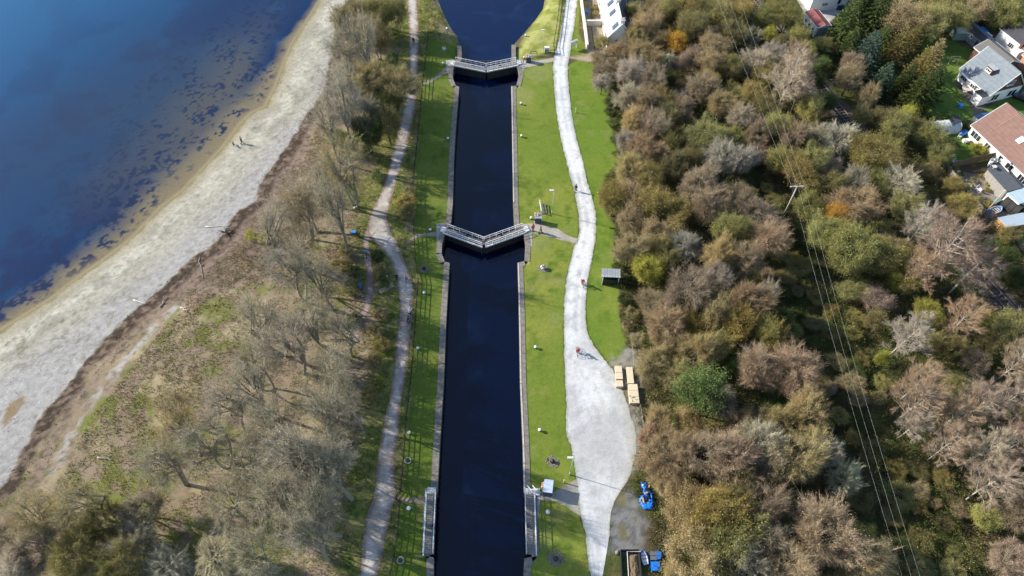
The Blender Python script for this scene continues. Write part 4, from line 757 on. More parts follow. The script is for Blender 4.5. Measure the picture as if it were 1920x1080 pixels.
def capstan(u, v, rad, label, style):
    x, y = P(u, v); z = tz(x, y) + .02; root = thing('capstan', label, 'capstan', (x, y, z))
    dirt = pm('worn_earth', (.19, .18, .12), .95, .35, 6); rnd = random.Random(int(u))
    pts = [(rad * rnd.uniform(.75, 1.05) * math.cos(a * .35), rad * rnd.uniform(.7, .95) * math.sin(a * .35)) for a in range(18)]
    MB().prism(pts, -.03, .012).build('pit_floor', dirt, root)
    if style == 'w':
        MB().lathe([(.25, 0), (.22, .35), (.4, .42), (.42, .55), (.1, .6)], n=16).build('drum', white, root, True)
        b = MB(); b.box((0, 0, .61), (.8, .1, .05), .5); b.box((0, 0, .612), (.8, .1, .05), .5 + math.pi / 2); b.build('cross_slot', black, root)
    elif style == 'r':
        MB().torus((0, 0, .1), .42, .035, 20, 6).build('ring', greyw, root, True); MB().lathe([(.14, 0), (.12, .35), (0, .38)], n=10).build('post', black, root)
    else:
        MB().lathe([(.3, 0), (.2, .25), (.28, .4), (0, .45)], n=12).build('drum', black, root, True)
        b = MB()
        for k in range(22): a = rnd.uniform(0, 6.28); q = rad * rnd.uniform(.45, .95); b.box((q * math.cos(a), q * math.sin(a), .03), (rnd.uniform(.12, .26), rnd.uniform(.1, .2), .06), rnd.uniform(0, 3))
        b.build('stone_ring', pm('mossy_setts', (.26, .24, .18), .95, .4, 6), root)
capstan(1018, 504, .95, 'white-topped capstan with cross slots on worn ground right of the canal', 'w'); capstan(1036, 866, 1.0, 'round stone pit on the lawn above the near kiosk', 's'); capstan(1042, 1048, 1.15, 'broad stone-ringed pit on the lower right lawn', 's')
capstan(833, 94, .7, 'small capstan on the left bank near the far gates', 'w'); capstan(765, 864, .55, 'pale ring on a post in the grass by the left fence', 'r'); capstan(795, 504, .9, 'brick-edged capstan pit beside the left fence', 's'); capstan(751, 1051, .5, 'pale ring in the grass at the bottom left of the lock', 'r')
lampm = pm('pale_green_post', (.42, .52, .46), .5, .15)
for u, v, h, lb, dx in ((1035, 401, 5.9, 'pale green lamp post by the middle kiosk', -.35), (1068, 890, 6.2, 'pale green lamp post at the edge of the gravel by the near kiosk', -.35), (1018, 100, 5.6, 'slim grey lamp post by the far kiosk', -.2)):
    x, y = P(u, v); root = thing('lamp_post', lb, 'lamp post', (x, y, 0))
    MB().tube([(0, 0, -.1), (0, 0, .9)], .085, 8).tube([(0, 0, .9), (.05, 0, h)], .05, 8, .035).build('post', lampm, root, True)
    MB().box((dx, 0, h + .04), (.75, .28, .13)).box((dx - .1, 0, h - .03), (.5, .2, .05)).build('lamp_head', pm('lamp_head_grey', (.55, .58, .60), .4, .1), root)
for u, v, lb in ((1079, 211, 'thin pale marker post on the lawn right of the road'), (1057, 905, 'short white marker post at the edge of the lawn by the near kiosk'), (727, 524, 'pale marker post in the grass left of the dark walker')):
    x, y = P(u, v); m = MB(); m.box((x, y, .5), (.12, .12, 1.0)); m.box((x, y, 1.02), (.15, .15, .06)); tag(m.build('marker_post', white if u > 1060 else greyw), lb, 'marker post')
x, y = P(1016, 393); root = thing('wooden_steps', 'short flight of wooden steps with a white handrail on the lawn', 'steps', (x, y, 0), R_(6))
b = MB()
for i in range(7): b.box((.35, -.9 + i * .32, .08 + .012 * i), (.85, .2, .1))
b.build('tread', pm('grey_timber', (.24, .21, .17), .9, .3, 5), root); b = MB(); b.box((-.25, .2, .95), (.09, 2.6, .09)); b.box((-.25, -.95, .45), (.09, .09, .95)); b.box((-.25, 1.3, .45), (.09, .09, .95)); b.box((-.25, .2, .55), (.06, 2.4, .06)); b.build('handrail', white, root)
# ------------------------------------------------------------------ fences
def rail_fence(name, pts, label, h, nr, mat, step=2.3, pw=.1, rh=.09, group=None, board=False):
    Q = []; 
    for a, b in zip(pts[:-1], pts[1:]):
        L = math.dist(a, b); k = max(1, round(L / step)); Q += [(a[0] + (b[0] - a[0]) * i / k, a[1] + (b[1] - a[1]) * i / k) for i in range(k)]
    Q.append(pts[-1]); root = thing(name, label, 'fence', (*Q[0], tz(*Q[0])), 0, group); o = Vector((*Q[0], tz(*Q[0])))
    pmsh = MB().box((0, 0, h / 2 - .05), (pw, pw, h + .1)).mesh('post', mat); Z = [tz(*q) for q in Q]
    for q, z in zip(Q, Z): p = link('post', pmsh, root); p.location = Vector((*q, z)) - o
    for k in range(nr):
        m = MB(); hh = h * (k + 1) / nr - .08
        for i in range(len(Q) - 1):
            a, b = Vector((*Q[i], Z[i] + hh)) - o, Vector((*Q[i + 1], Z[i + 1] + hh)) - o; t = b - a
            m.box((a + b) / 2, (t.length, .035 if not board else .03, rh if not board else h / nr - .02), math.atan2(t.y, t.x), 0, -math.asin(max(-1, min(1, t.z / t.length))))
        m.build('rail', mat, root)
fencem = pm('dark_fence_timber', (.035, .03, .026), .9, .3, 6)
rail_fence('rail_fence', PL(fence_px), 'long dark rail fence between the left path and the lock lawn', 1.25, 3, fencem)
rail_fence('rail_fence', PL(fence2_px), 'dark rail fence below the gap at the open near gate, left side', 1.25, 3, fencem)
rail_fence('rail_fence', PL([(1055, -30), (1049, 10), (1044, 50), (1038, 88), (1040, 101)]), 'dark rail fence between the far basin and the white road', 1.2, 3, fencem)
rail_fence('rail_fence', PL([(1040, 101), (1022, 102)]), 'short dark rail fence in front of the cream cabinet', 1.0, 2, fencem)
wt = pm('weathered_pale_timber', (.30, .27, .22), .9, .3, 6)
rail_fence('rail_fence', PL([(1184, 650), (1188, 690)]), 'weathered rail fence behind the upper cream boards', 1.1, 2, wt); rail_fence('rail_fence', PL([(1199, 765), (1206, 810), (1211, 842)]), 'weathered rail fence right of the gravel parking area', 1.1, 2, wt)
rail_fence('garden_fence', PL([(1106, -30), (1108, 10), (1110, 48)]), 'low rail fence inside the far cottage garden', .9, 3, fencem, 1.5); rail_fence('garden_fence', PL([(1109, 56), (1112, 80), (1116, 100)]), 'low rail fence inside the near cottage garden', .9, 3, fencem, 1.5)
# gate in the left fence gap
for (a, b, lb) in (((753, 922), (744, 936), 'dark field gate standing in the gap of the left fence'),):
    rail_fence('field_gate', PL([a, b]), lb, 1.2, 4, fencem, 1.0)
m = MB(); A, B = P(712, 549), P(738, 535)
t = math.atan2(B[1] - A[1], B[0] - A[0]); L = math.dist(A, B)
for i in range(6): m.box((A[0] + (B[0] - A[0]) * (i + .5) / 6, A[1] + (B[1] - A[1]) * (i + .5) / 6, .09 + .01 * (i % 2)), (L / 6 - .03, .75, .14), t)
m.box(((A[0] + B[0]) / 2 - .1, (A[1] + B[1]) / 2 + .42, .14), (L, .12, .24), t); tag(m.build('timber_steps', pm('new_timber', (.45, .34, .24), .85, .2)), 'pale timber steps linking the two left paths', 'steps')
# ------------------------------------------------------------------ information stand, boards, tarpaulin, enclosure
x, y = P(1143, 530); root = thing('information_stand', 'roofed information stand with grey corrugated roof on the right lawn', 'stand', (x, y, 0), R_(-3))
m = MB()
for i in range(14): m.box((-1.36 + i * .21, .45, 2.15 + (.03 if i % 2 else 0)), (.21, 1.35, .05), 0, R_(12))
for i in range(14): m.box((-1.36 + i * .21, -.35, 2.2 + (.03 if i % 2 else 0)), (.21, .5, .05), 0, R_(-18))
m.build('roof', pm('grey_corrugated_metal', (.33, .35, .37), .45, .2, 3, .5), root)
m = MB()
for a in (-1.25, 1.25): m.box((a, -.45, 1.05), (.14, .14, 2.1)); m.box((a, .9, 1.0), (.14, .14, 2.0))
m.build('post', greyw, root); MB().box((0, .3, 1.0), (2.4, .08, 1.7)).build('back_panel', pm('black_panel', (.02, .022, .03), .4, .2), root); MB().box((0, -.5, .75), (2.4, .06, 1.45)).build('front_panel', pm('black_panel', (.02, .022, .03)), root)
cream = pm('cream_boards', (.62, .52, .38), .8, .12, 2, .2)
def slab(us, label, n, h=.55):
    Q = PL(us, h); c_ = (sum(q[0] for q in Q) / 4, sum(q[1] for q in Q) / 4); w_ = math.dist(Q[0], Q[1]); L = math.dist(Q[1], Q[2]); a = math.atan2(Q[1][1] - Q[0][1], Q[1][0] - Q[0][0])
    root = thing('covered_bench', label, 'bench', (*c_, 0), a)
    m = MB()
    for i in range(n): m.box((0, L * ((i + .5) / n - .5), h + .01 * (i % 2)), (w_, L / n - .05, .08))
    m.build('top_board', cream, root); m = MB(); m.box((-w_ / 2 + .06, 0, h / 2), (.08, L * .95, h)); m.box((w_ / 2 - .06, 0, h / 2), (.08, L * .95, h))
    for i in range(n + 1): m.box((0, L * (i / n - .5) * .94, h / 2), (w_ - .2, .07, h - .04))
    m.build('trestle', pm('pale_trestle', (.5, .42, .3), .85, .2), root)
slab([(1154, 711), (1167, 711), (1166, 686), (1154, 686)], 'longer pair of cream boards on a trestle at the edge of the gravel', 2); slab([(1155, 725), (1168, 725), (1168, 713), (1155, 713)], 'single square cream board on a trestle beside the gravel', 1)
slab([(1176, 719), (1188, 719), (1186, 688), (1175, 688)], 'plain long cream board by the weathered fence', 1, .5); slab([(1180, 756), (1198, 756), (1195, 720), (1179, 720)], 'three cream boards in a row on a trestle, nearest the camera', 3, .65)
def draped(name, label, cat, pts, H_, mat, seed, holes=0.0, parent=None):
    """crumpled sheet lying over a heap inside an outline"""
    xs_ = [p[0] for p in pts]; ys_ = [p[1] for p in pts]; g = .11; X, Y = np.meshgrid(np.arange(min(xs_) - .2, max(xs_) + .2, g), np.arange(min(ys_) - .2, max(ys_) + .2, g)); sh = X.shape; X, Y = X.ravel(), Y.ravel(); s_ = sdf(X, Y, pts)
    Z = np.clip(-s_ * 2.2, 0, 1) ** .5 * H_ * (.55 + .7 * fbm(X / .6, Y / .6, seed)) + (fbm(X / .17, Y / .17, seed + 1) - .5) * .28 + .06
    i = (np.arange(sh[0] - 1)[:, None] * sh[1] + np.arange(sh[1] - 1)[None, :]).ravel(); F_ = np.stack([i, i + 1, i + sh[1] + 1, i + sh[1]], 1); k = (s_[i] < 0) & ((fbm(X[i] / .35, Y[i] / .35, seed + 3) > holes)); F_ = F_[k]; u_, inv = np.unique(F_, return_inverse=True); V_ = np.stack([X, Y, Z], 1)[u_]
    c_ = V_.mean(0); c_[2] = 0; o = link(name, np_mesh(name, V_ - c_, inv.reshape(F_.shape), mat), parent); o.location = c_
    s2 = o.modifiers.new('thick', 'SOLIDIFY'); s2.thickness = .03; return tag(o, label, cat)
blue = pm('blue_tarpaulin', (.02, .20, .72), .35, .3, 4, .5, (.01, .13, .5))
draped('tarpaulin', 'crumpled bright blue tarpaulin caught at the edge of the bushes', 'tarpaulin', PL([(1202, 902), (1215, 901), (1218, 915), (1226, 924), (1229, 947), (1223, 956), (1206, 954), (1198, 940), (1201, 920)], .5), .45, blue, 5, .40)
m = MB(); x, y = P(1206, 936, .8); m.box((x, y, .62), (.2, .8, .06), .15); m.box((x + .5, y + .9, .6), (.5, .2, .06), .4); m.box((x + 1.0, y + 1.8, .6), (.4, .18, .06), 1.1); tag(m.build('timber_offcuts', pm('orange_timber', (.55, .36, .16), .8)), 'loose orange-brown timber pieces lying on the blue tarpaulin', 'timber')
# compost enclosure with dark hedge edges
pts = PL([(1162, 1034), (1196, 1034), (1204, 1120), (1166, 1120)]); x, y = P(1172, 1060); root = thing('compost_enclosure', 'dark boarded enclosure full of brown litter below the parking area', 'enclosure', (x, y, 0)); o = Vector((x, y, 0)); m = MB()
for a, b in zip(pts, pts[1:] + pts[:1]):
    a, b = Vector((*a, 0)), Vector((*b, 0)); t = b - a; m.box((a + b) / 2 - o + Vector((0, 0, .45)), (t.length, .12, .9), math.atan2(t.y, t.x))
m.build('side_board', black, root); q = PL([(1176, 1038), (1174, 1120)]); m = MB(); m.tube([Vector((*P(1199, 1038), 1.0)) - o, Vector((*P(1174, 1038), 1.0)) - o, Vector((*P(1178, 1110), 1.0)) - o], .05, 6); m.build('white_rail', greyw, root)
lit = draped('litter_heap', None, None, [(p[0] - x, p[1] - y) for p in PL([(1176, 1040), (1198, 1038), (1206, 1115), (1180, 1115)])], .35, pm('brown_litter', (.23, .16, .10), .95, .5, 9, .1, (.12, .09, .05)), 9, 0.0, root)
def hull(name, label, a, b, wd, h, mo, mi, group=None):
    """open boat from stern a to bow b"""
    A, B = Vector((*a, 0)), Vector((*b, 0)); t = B - A; L = t.length; root = thing(name, label, 'boat', (A + B) / 2 + Vector((0, 0, .05)), math.atan2(t.y, t.x)); n = 12; vs = []; fs = []; vi = []
    for i in range(n + 1):
        s_ = i / n; w_ = wd / 2 * (1 - max(0, (s_ - .45) / .55) ** 2) * (.8 + .2 * min(1, s_ * 4)); xx = (s_ - .5) * L
        for k in range(7): a_ = math.pi * k / 6; vs.append((xx, -w_ * math.cos(a_), h * (1 - math.sin(a_) ** .6) + (.15 * s_ ** 3))); vi.append((xx * .96, -w_ * .86 * math.cos(a_), h * (1 - .8 * math.sin(a_) ** .6) + (.15 * s_ ** 3) - .01))
    fs = [(i * 7 + k, i * 7 + k + 1, i * 7 + k + 8, i * 7 + k + 7) for i in range(n) for k in range(6)]; MB().add(vs, fs).build('hull', mo, root, True); MB().add(vi, fs).build('lining', mi, root, True)
    g = MB(); g.tube([vs[i * 7] for i in range(n + 1)], .045); g.tube([vs[i * 7 + 6] for i in range(n + 1)], .045); g.build('gunwale', mo, root); s = MB()
    for f_ in (.25, .5, .72): s.box(((f_ - .5) * L, 0, h * .75), (.25, wd * .8 * (1 if f_ < .6 else .7), .05))
    s.build('thwart', mi, root); return root
hull('rowing_boat', 'narrow white and blue boat beside the compost enclosure', P(1210, 1060), P(1203, 1032), .85, .45, pm('blue_paint', (.03, .12, .5), .4), white)
for us, lb, mt in (([(1220, 1034), (1232, 1034), (1232, 1050), (1220, 1050)], 'grey-topped box beside the blue boxes', pm('grey_tarp', (.12, .14, .18), .5)), ([(1232, 1032), (1240, 1036), (1239, 1048), (1233, 1049)], 'small blue box touching the grey-topped box', blue), ([(1220, 1053), (1237, 1053), (1238, 1070), (1222, 1070)], 'larger blue lidded box nearest the camera', blue)):
    Q = PL(us, .7); root = thing('storage_box', lb, 'box', (*Q[0], 0), 0, 'storage boxes by the bushes'); q = [(a - Q[0][0], b - Q[0][1]) for a, b in Q]; cx_ = sum(a for a, b in q) / 4; cy_ = sum(b for a, b in q) / 4
    MB().prism([(cx_ + (a - cx_) * .93, cy_ + (b - cy_) * .93) for a, b in q][::-1], 0, .62).build('body', mt, root); MB().prism(q[::-1], .63, .74).build('lid', mt, root); MB().box((cx_, cy_, .76), (.5, .06, .03)).build('handle', black, root)
x, y = P(1157, 1037); tag(MB().lathe([(.28, 0), (.3, .3), (.2, .55), (0, .62)], (x, y, 0), 10).build('stone_post', stone, None, True), 'squat grey stone post at the corner of the enclosure', 'stone')
# boulder and other stones
def boulder(u, v, a, b, h, label, mat, seed):
    x, y = P(u, v); rs_ = np.random.RandomState(seed); m = MB(); m.lathe([(.8, 0), (.98, .18), (1, .4), (.86, .72), (.5, .95), (0, 1.0)], n=16); vs = [(vx * a * (1 + rs_.uniform(-.07, .07)), vy * b * (1 + rs_.uniform(-.07, .07)), vz * h * (1 + rs_.uniform(-.06, .06)) - .05) for vx, vy, vz in m.v]; m.v = vs
    o = m.build('boulder', mat, None, True); o.location = (x, y, tz(x, y)); tag(o, label, 'boulder')
boulder(1124, 156, 1.05, .95, .8, 'large white boulder on the lawn right of the road', pm('white_boulder', (.62, .60, .54), .8, .25, 3), 2)
boulder(1121, 134, .6, .35, .08, 'flat pale stone in the grass past the white boulder', pm('white_boulder', (.62, .60, .54)), 5); boulder(1192, 629, .9, .6, .5, 'grey rock heap in the bushes by the lawn corner', stone, 6)
DR = [((251, 563), (275, 571), .10, 'straight white driftwood pole on the shingle'), ((386, 426), (432, 424), .065, 'long thin pale branch at the top of the beach'), ((373, 484), (381, 522), .06, 'bent grey branch lying in the dark wrack'), ((301, 577), (313, 558), .11, 'short grey branch beside the shingle strip'), ((185, 857), (212, 863), .12, 'pale log among the rough plants near the beach'), ((338, 578), (351, 583), .1, 'small white stick above the shingle strip')]
for i, (a, b, r, lb) in enumerate(DR):
    A, B = G(*a), G(*b); rd = random.Random(i); pts = [Vector(A).lerp(Vector(B), k / 5) + Vector((rd.uniform(-.12, .12) * (i > 0), rd.uniform(-.12, .12) * (i > 0), r + .03)) for k in range(6)]; m = MB(); m.tube(pts, r, 7, r * .6)
    if i: m.tube([pts[2], pts[2] + Vector((.5, .4, .15))], r * .5, 5, r * .2); m.tube([pts[4], pts[4] + Vector((-.3, .5, .2))], r * .4, 5, r * .15)
    tag(m.build('driftwood', pm('bleached_wood', (.60, .55, .47), .85, .2) if i in (0, 1, 5) else pm('grey_wood', (.34, .30, .25), .9, .3), None, True), lb, 'driftwood')
# roots at the top of the beach
m = MB(); x, y, z = G(424, 437); rd = random.Random(3)
for k in range(14): a = rd.uniform(0, 6.28); m.tube([(x, y, z + .2), (x + math.cos(a) * .7, y + math.sin(a) * .5, z + rd.uniform(.2, .7)), (x + math.cos(a) * 1.5, y + math.sin(a) * 1.0, z + rd.uniform(0, .5))], .09, 5, .02)
tag(m.build('root_stump', pm('dark_root', (.05, .04, .032), .9, .4)), 'dark tangled root stump at the top of the beach', 'stump')
# ------------------------------------------------------------------ railway, poles, wires
def bed(pts, w_, z0):
    m = MB(); Lf = []; 
    for i, p in enumerate(pts):
        a = pts[max(i - 1, 0)]; b = pts[min(i + 1, len(pts) - 1)]; t = Vector((b[0] - a[0], b[1] - a[1], 0)).normalized(); n_ = Vector((-t.y, t.x, 0)); m.v += [tuple(Vector((*p, z0)) + n_ * w_ / 2), tuple(Vector((*p, z0)) - n_ * w_ / 2)]
    m.f = [(2 * i, 2 * i + 1, 2 * i + 3, 2 * i + 2) for i in range(len(pts) - 1)]; return m
tag(bed(RAILC, 3.0, .02).build('railway_ballast', pm('ballast', (.13, .11, .105), .95, .4, 8, .1, (.09, .075, .065))), kind='structure')
root = thing('railway_track', 'single railway track of two steel rails on sleepers among the trees', 'railway track', (*RAILC[0], 0)); o = Vector((*RAILC[0], 0))
for sg in (-1, 1):
    m = MB(); q = []
    for i, p in enumerate(RAILC):
        a = RAILC[max(i - 1, 0)]; b = RAILC[min(i + 1, len(RAILC) - 1)]; t = Vector((b[0] - a[0], b[1] - a[1], 0)).normalized(); q.append(Vector((*p, .26)) + Vector((-t.y, t.x, 0)) * .72 * sg - o)
    for a, b in zip(q[:-1], q[1:]): t = b - a; m.box((a + b) / 2, (t.length + .02, .09, .15), math.atan2(t.y, t.x))
    m.build('rail', pm('rusty_steel', (.30, .24, .21), .4, .3, 4, .5, metal=.3), root)
m = MB(); d0 = 0
for a, b in zip(RAILC[:-1], RAILC[1:]):
    L = math.dist(a, b); k = int(L / .7)
    for i in range(k): f_ = (i + .5) / k; m.box(Vector((a[0] + (b[0] - a[0]) * f_, a[1] + (b[1] - a[1]) * f_, .11)) - o, (.26, 2.5, .16), math.atan2(b[1] - a[1], b[0] - a[0]))
m.build('sleepers', pm('sleeper_wood', (.08, .065, .055), .95, .4), root)
polem = pm('grey_pole_wood', (.40, .37, .32), .85, .2, 3)
def wirespan(A, B, sag, n=14):
    return [A.lerp(B, i / n) - Vector((0, 0, sag * 4 * (i / n) * (1 - i / n))) for i in range(n + 1)]
px, py, pz = G(1466, 411); ph = 9.3; tx, ty = P(1485, 364, pz + ph); root = thing('power_pole', 'leaning wooden power pole with a crossarm above the wood', 'power pole', (px, py, pz)); top = Vector((tx - px, ty - py, ph))
if top.xy.length > 1.2: top.xy = top.xy.normalized() * 1.2
MB().tube([(0, 0, -.3), top], .16, 8, .11).build('pole', polem, root, True); MB().box(top + Vector((0, 0, -.12)), (2.3, .12, .14), .05).build('crossarm', greyw, root)
ins = []
for k, a in enumerate((-1.05, 0, 1.05)): p = top + Vector((a, 0, .12)); MB().lathe([(.06, -.1), (.07, .0), (.04, .12), (0, .14)], p, 8).build('insulator', pm('brown_ceramic', (.15, .07, .04), .3), root, True); ins.append(p + Vector((px, py, pz)))
wm = pm('grey_wire', (.30, .35, .32), .6, .1, spec=.2)
near = [Vector((*P(u, 1500, 8), 8.0)) for u in (1822, 1842, 1861)]; far = [Vector((*P(u, -420, 9), 9)) for u in (1190, 1222, 1252)]
for k, nm in enumerate(('left', 'middle', 'right')):
    # bottom of the frame fixes the sag
    m = MB(); m.tube(wirespan(ins[k], near[k], 1.1), .0075, 4); m.tube(wirespan(ins[k], far[k], 1.0), .009, 4)
    tag(m.build('power_line', wm), f'{nm} wire of the three strung over the right-hand wood', 'power line', 'overhead wires')
for us, hh, lb in (((1820, 48), 7, 'bare wooden pole behind the garden greenhouse'), ((1843, 404), 6.2, 'grey wooden pole at the garden wall by the covered boat')):
    x, y = P(*us); root = thing('service_pole', lb, 'pole', (x, y, 0)); MB().tube([(0, 0, -.3), (.15, .05, hh)], .13, 8, .09).build('pole', polem, root, True); MB().tube([(.15, .05, hh - .05), (.15, .05, hh + .15)], .1, 8).build('cap', greyw, root)
# ------------------------------------------------------------------ houses
slate = pm('grey_roof_tiles', (.36, .38, .40), .8, .12, 1.2, .3, fine=9); slate2 = pm('pale_slates', (.50, .52, .55), .7, .12, 1.0, .4); darkslate = pm('dark_or_shaded_slates', (.05, .05, .06), .7, .25, 2)
rtile = pm('brown_roof_tiles', (.33, .185, .145), .85, .15, 1.5, .2, fine=8); harl = pm('white_harling', (.74, .73, .68), .9, .08, 1); creamw = pm('cream_render', (.66, .62, .52), .9, .1, 1); brownc = pm('brown_cladding', (.13, .065, .05), .85, .2, 2)
glass = pm('dark_window_glass', (.02, .028, .035), .08, .2, 2, .8); brick = pm('red_brick', (.36, .15, .10), .9, .25, 3)
def tile_mat(base, c, c2, cs):
    m, n, b, l = newmat(base); tc = n.nodes.new('ShaderNodeTexCoord'); w_ = n.nodes.new('ShaderNodeTexWave'); w_.wave_type = 'BANDS'; w_.bands_direction = 'X'; w_.inputs['Scale'].default_value = cs; w_.inputs['Distortion'].default_value = .2
    w2 = n.nodes.new('ShaderNodeTexWave'); w2.bands_direction = 'Y'; w2.inputs['Scale'].default_value = cs * .55; l(tc.outputs['Object'], w_.inputs['Vector']); l(tc.outputs['Object'], w2.inputs['Vector'])
    f = noise_node(n, l, 1.3, 4); col = mixc(n, l, mrange(n, l, f, .35, .65, 0, 1), c, c2); col = vmul(n, l, col, mrange(n, l, w_.outputs['Fac'], 0, .35, .84, 1)); col = vmul(n, l, col, mrange(n, l, w2.outputs['Fac'], 0, .3, .88, 1)); l(col, b.inputs['Base Color']); b.inputs['Roughness'].default_value = .8
    return m
rt = tile_mat('brown_tiled_roof', (.20, .115, .09), (.16, .09, .07), 1.0); gt = tile_mat('grey_tiled_roof', (.165, .19, .215), (.13, .155, .175), 1.0); pt = tile_mat('sunlit_slate_roof', (.34, .37, .41), (.27, .30, .34), 1.2)
def window(root, c, w_, h, ax, out, frame=white, bars=2):
    """ax 'x': wall runs along x (faces +-y)"""
    f = MB(); g = MB(); fr = link('window', None, root); fr.location = c; d = .05 * out
    def bx(m, a, b, aw, bh, dep, off):
        if ax == 'x': m.box((a, off, b), (aw, dep, bh))
        else: m.box((off, a, b), (dep, aw, bh))
    for s in (-1, 1): bx(f, s * (w_ / 2), 0, .09, h + .09, .09, d); bx(f, 0, s * h / 2, w_ - .09, .09, .09, d)
    for k in range(1, bars + 1): bx(f, -w_ / 2 + w_ * k / (bars + 1), 0, .06, h - .09, .07, d)
    bx(g, 0, 0, w_ - .05, h - .05, .03, d * .4); bx(f, 0, -h / 2 - .09, w_ + .2, .07, .16, d * 1.4)
    f.build('frame', frame, fr); g.build('pane', glass, fr)
def gable_house(label, cx, cy, ang, L, W, he, hr, wm_, rm, cat='house', name='house', eo=.3, gablem=None, z=0, r2=None):
    root = thing(name, label, cat, (cx, cy, z), ang); w2 = W / 2; l2 = L / 2
    m = MB(); m.prism([(-l2, -w2), (l2, -w2), (l2, w2), (-l2, w2)], 0, he); m.build('wall', wm_, root)
    for s in (-1, 1):
        g = MB(); v = [(s * l2, -w2, he + .001), (s * l2, w2, he + .001), (s * l2, 0, hr), (s * (l2 - .25), -w2, he + .001), (s * (l2 - .25), w2, he + .001), (s * (l2 - .25), 0, hr)]; g.add(v, [(0, 1, 2), (5, 4, 3), (0, 3, 4, 1), (1, 4, 5, 2), (2, 5, 3, 0)]); g.build('gable', gablem or wm_, root)
    sl = (hr - he) / w2
    for s in (-1, 1):
        g = MB(); ye = s * (w2 + eo); ze = he - sl * eo; t = .14; x0, x1 = -l2 - .25, l2 + .25
        v = [(x0, ye, ze + .05), (x1, ye, ze + .05), (x1, 0, hr + .05), (x0, 0, hr + .05)]; v += [(a, b, c + t) for a, b, c in v]; g.add(v, [(0, 1, 2, 3), (7, 6, 5, 4), (0, 4, 5, 1), (1, 5, 6, 2), (2, 6, 7, 3), (3, 7, 4, 0)]); g.build('roof', rm if s < 0 or r2 is None else r2, root)
    MB().tube([(-l2 - .26, 0, hr + .2), (l2 + .26, 0, hr + .2)], .11, 6).build('ridge', rm if r2 is None else white, root)
    b = MB()
    for s in (-1, 1):
        b.box((0, s * (w2 + eo + .04), he - sl * eo + .12), (L + .5, .12, .14))
        for e in (-1, 1): a = Vector((e * (l2 + .3), s * (w2 + eo), he - sl * eo + .1)); c = Vector((e * (l2 + .3), 0, hr + .12)); b.tube([a, c], .1, 4)
    b.build('gutter', white, root); return root
def chimney(root, x, y, z0, h, m=None, n=2, w_=.6):
    c = link('chimney', None, root); c.location = (x, y, z0); MB().box((0, 0, h / 2), (w_, .9, h)).box((0, 0, h + .06), (w_ + .15, 1.05, .12)).build('stack', m or harl, c); p = MB()
    for i in range(n): p.lathe([(.12, 0), (.1, .35), (.12, .36)], (0, (i - (n - 1) / 2) * .4, h + .12), 8)
    p.build('pots', pm('clay_pots', (.5, .28, .16), .8), c)
HA = math.atan2(-.945, .33); nrm = Vector((.945, .33)); dr = Vector((.33, -.945))
# grey-roofed chalet house: local +y faces uphill (away), local -y = towards the canal
def place(p, half): q = Vector(p) ; return q
r = gable_house('white chalet house with grey tiled roof and a small dormer', *(Vector(((94.8 + 97) / 2, (116.5 + 108.9) / 2))), HA, 8.2, 7.8, 2.6, 6.5, harl, gt, gablem=brownc, eo=.45)
for xx in (-2.6, 0.2): window(r, (xx, -3.9, 1.35), 1.6, 1.0, 'x', -1)
window(r, (4.1, -.2, 4.2), 1.6, 1.0, 'y', 1); window(r, (4.1, -2.1, 1.2), 1.7, 1.5, 'y', 1, bars=1); window(r, (4.1, 2.0, 1.2), 2.0, 1.5, 'y', 1, bars=1)
dm = link('dormer', None, r); dm.location = (.2, -2.0, 4.5); MB().box((0, -.1, .4), (1.6, 1.3, 1.0)).build('dormer_wall', brownc, dm); MB().box((0, -.1, 1.0), (1.9, .95, .1), 0, .0).box((0, .6, .95), (1.9, 1.0, .1), 0, -.1).build('dormer_roof', slate, dm); window(dm, (0, -.77, .45), 1.2, .55, 'x', -1)
px_ = link('porch', None, r); px_.location = (3.2, -4.9, 0); MB().box((0, 0, 1.1), (1.9, 1.9, 2.2)).build('porch_wall', harl, px_); MB().box((0, 0, 2.28), (2.1, 2.1, .12)).build('porch_roof', darkslate, px_)
MB().box((-1.2, -4.3, 2.2), (4.0, .9, .1)).build('canopy', white, r)
# garage behind it
r = gable_house('brown-walled garage block with a grey mineral roof behind the chalet house', 99.4, 119.3, HA, 6.8, 5.2, 2.8, 3.9, brownc, pm('grey_felt_roof', (.14, .135, .125), .9, .15, 2), 'garage', 'garage', eo=.2); MB().box((3.45, 0, 1.15), (.06, 2.6, 2.1)).build('garage_door', brownc, r)
x, y = P(1824, 78); root = thing('garden_shed', 'long grey garden shed with blue-grey roof beside the greenhouse', 'shed', (x, y, 0), HA)
MB().box((0, 0, 1.1), (6.2, 2.6, 2.2)).build('wall', pm('grey_boards', (.30, .31, .33), .9, .2, 3), root); MB().box((0, -.72, 2.5), (6.5, 1.7, .1), 0, .28).build('roof', darkslate, root); MB().box((0, .72, 2.5), (6.5, 1.7, .1), 0, -.28).build('roof', pm('blue_grey_felt', (.16, .20, .24), .8), root)
for k in range(3): window(root, (-1.6 + k * .8, -1.3, 1.5), .5, .6, 'x', -1, bars=0)
MB().box((-3.12, 0, 1.0), (.05, 1.0, 1.9)).build('door', white, root)
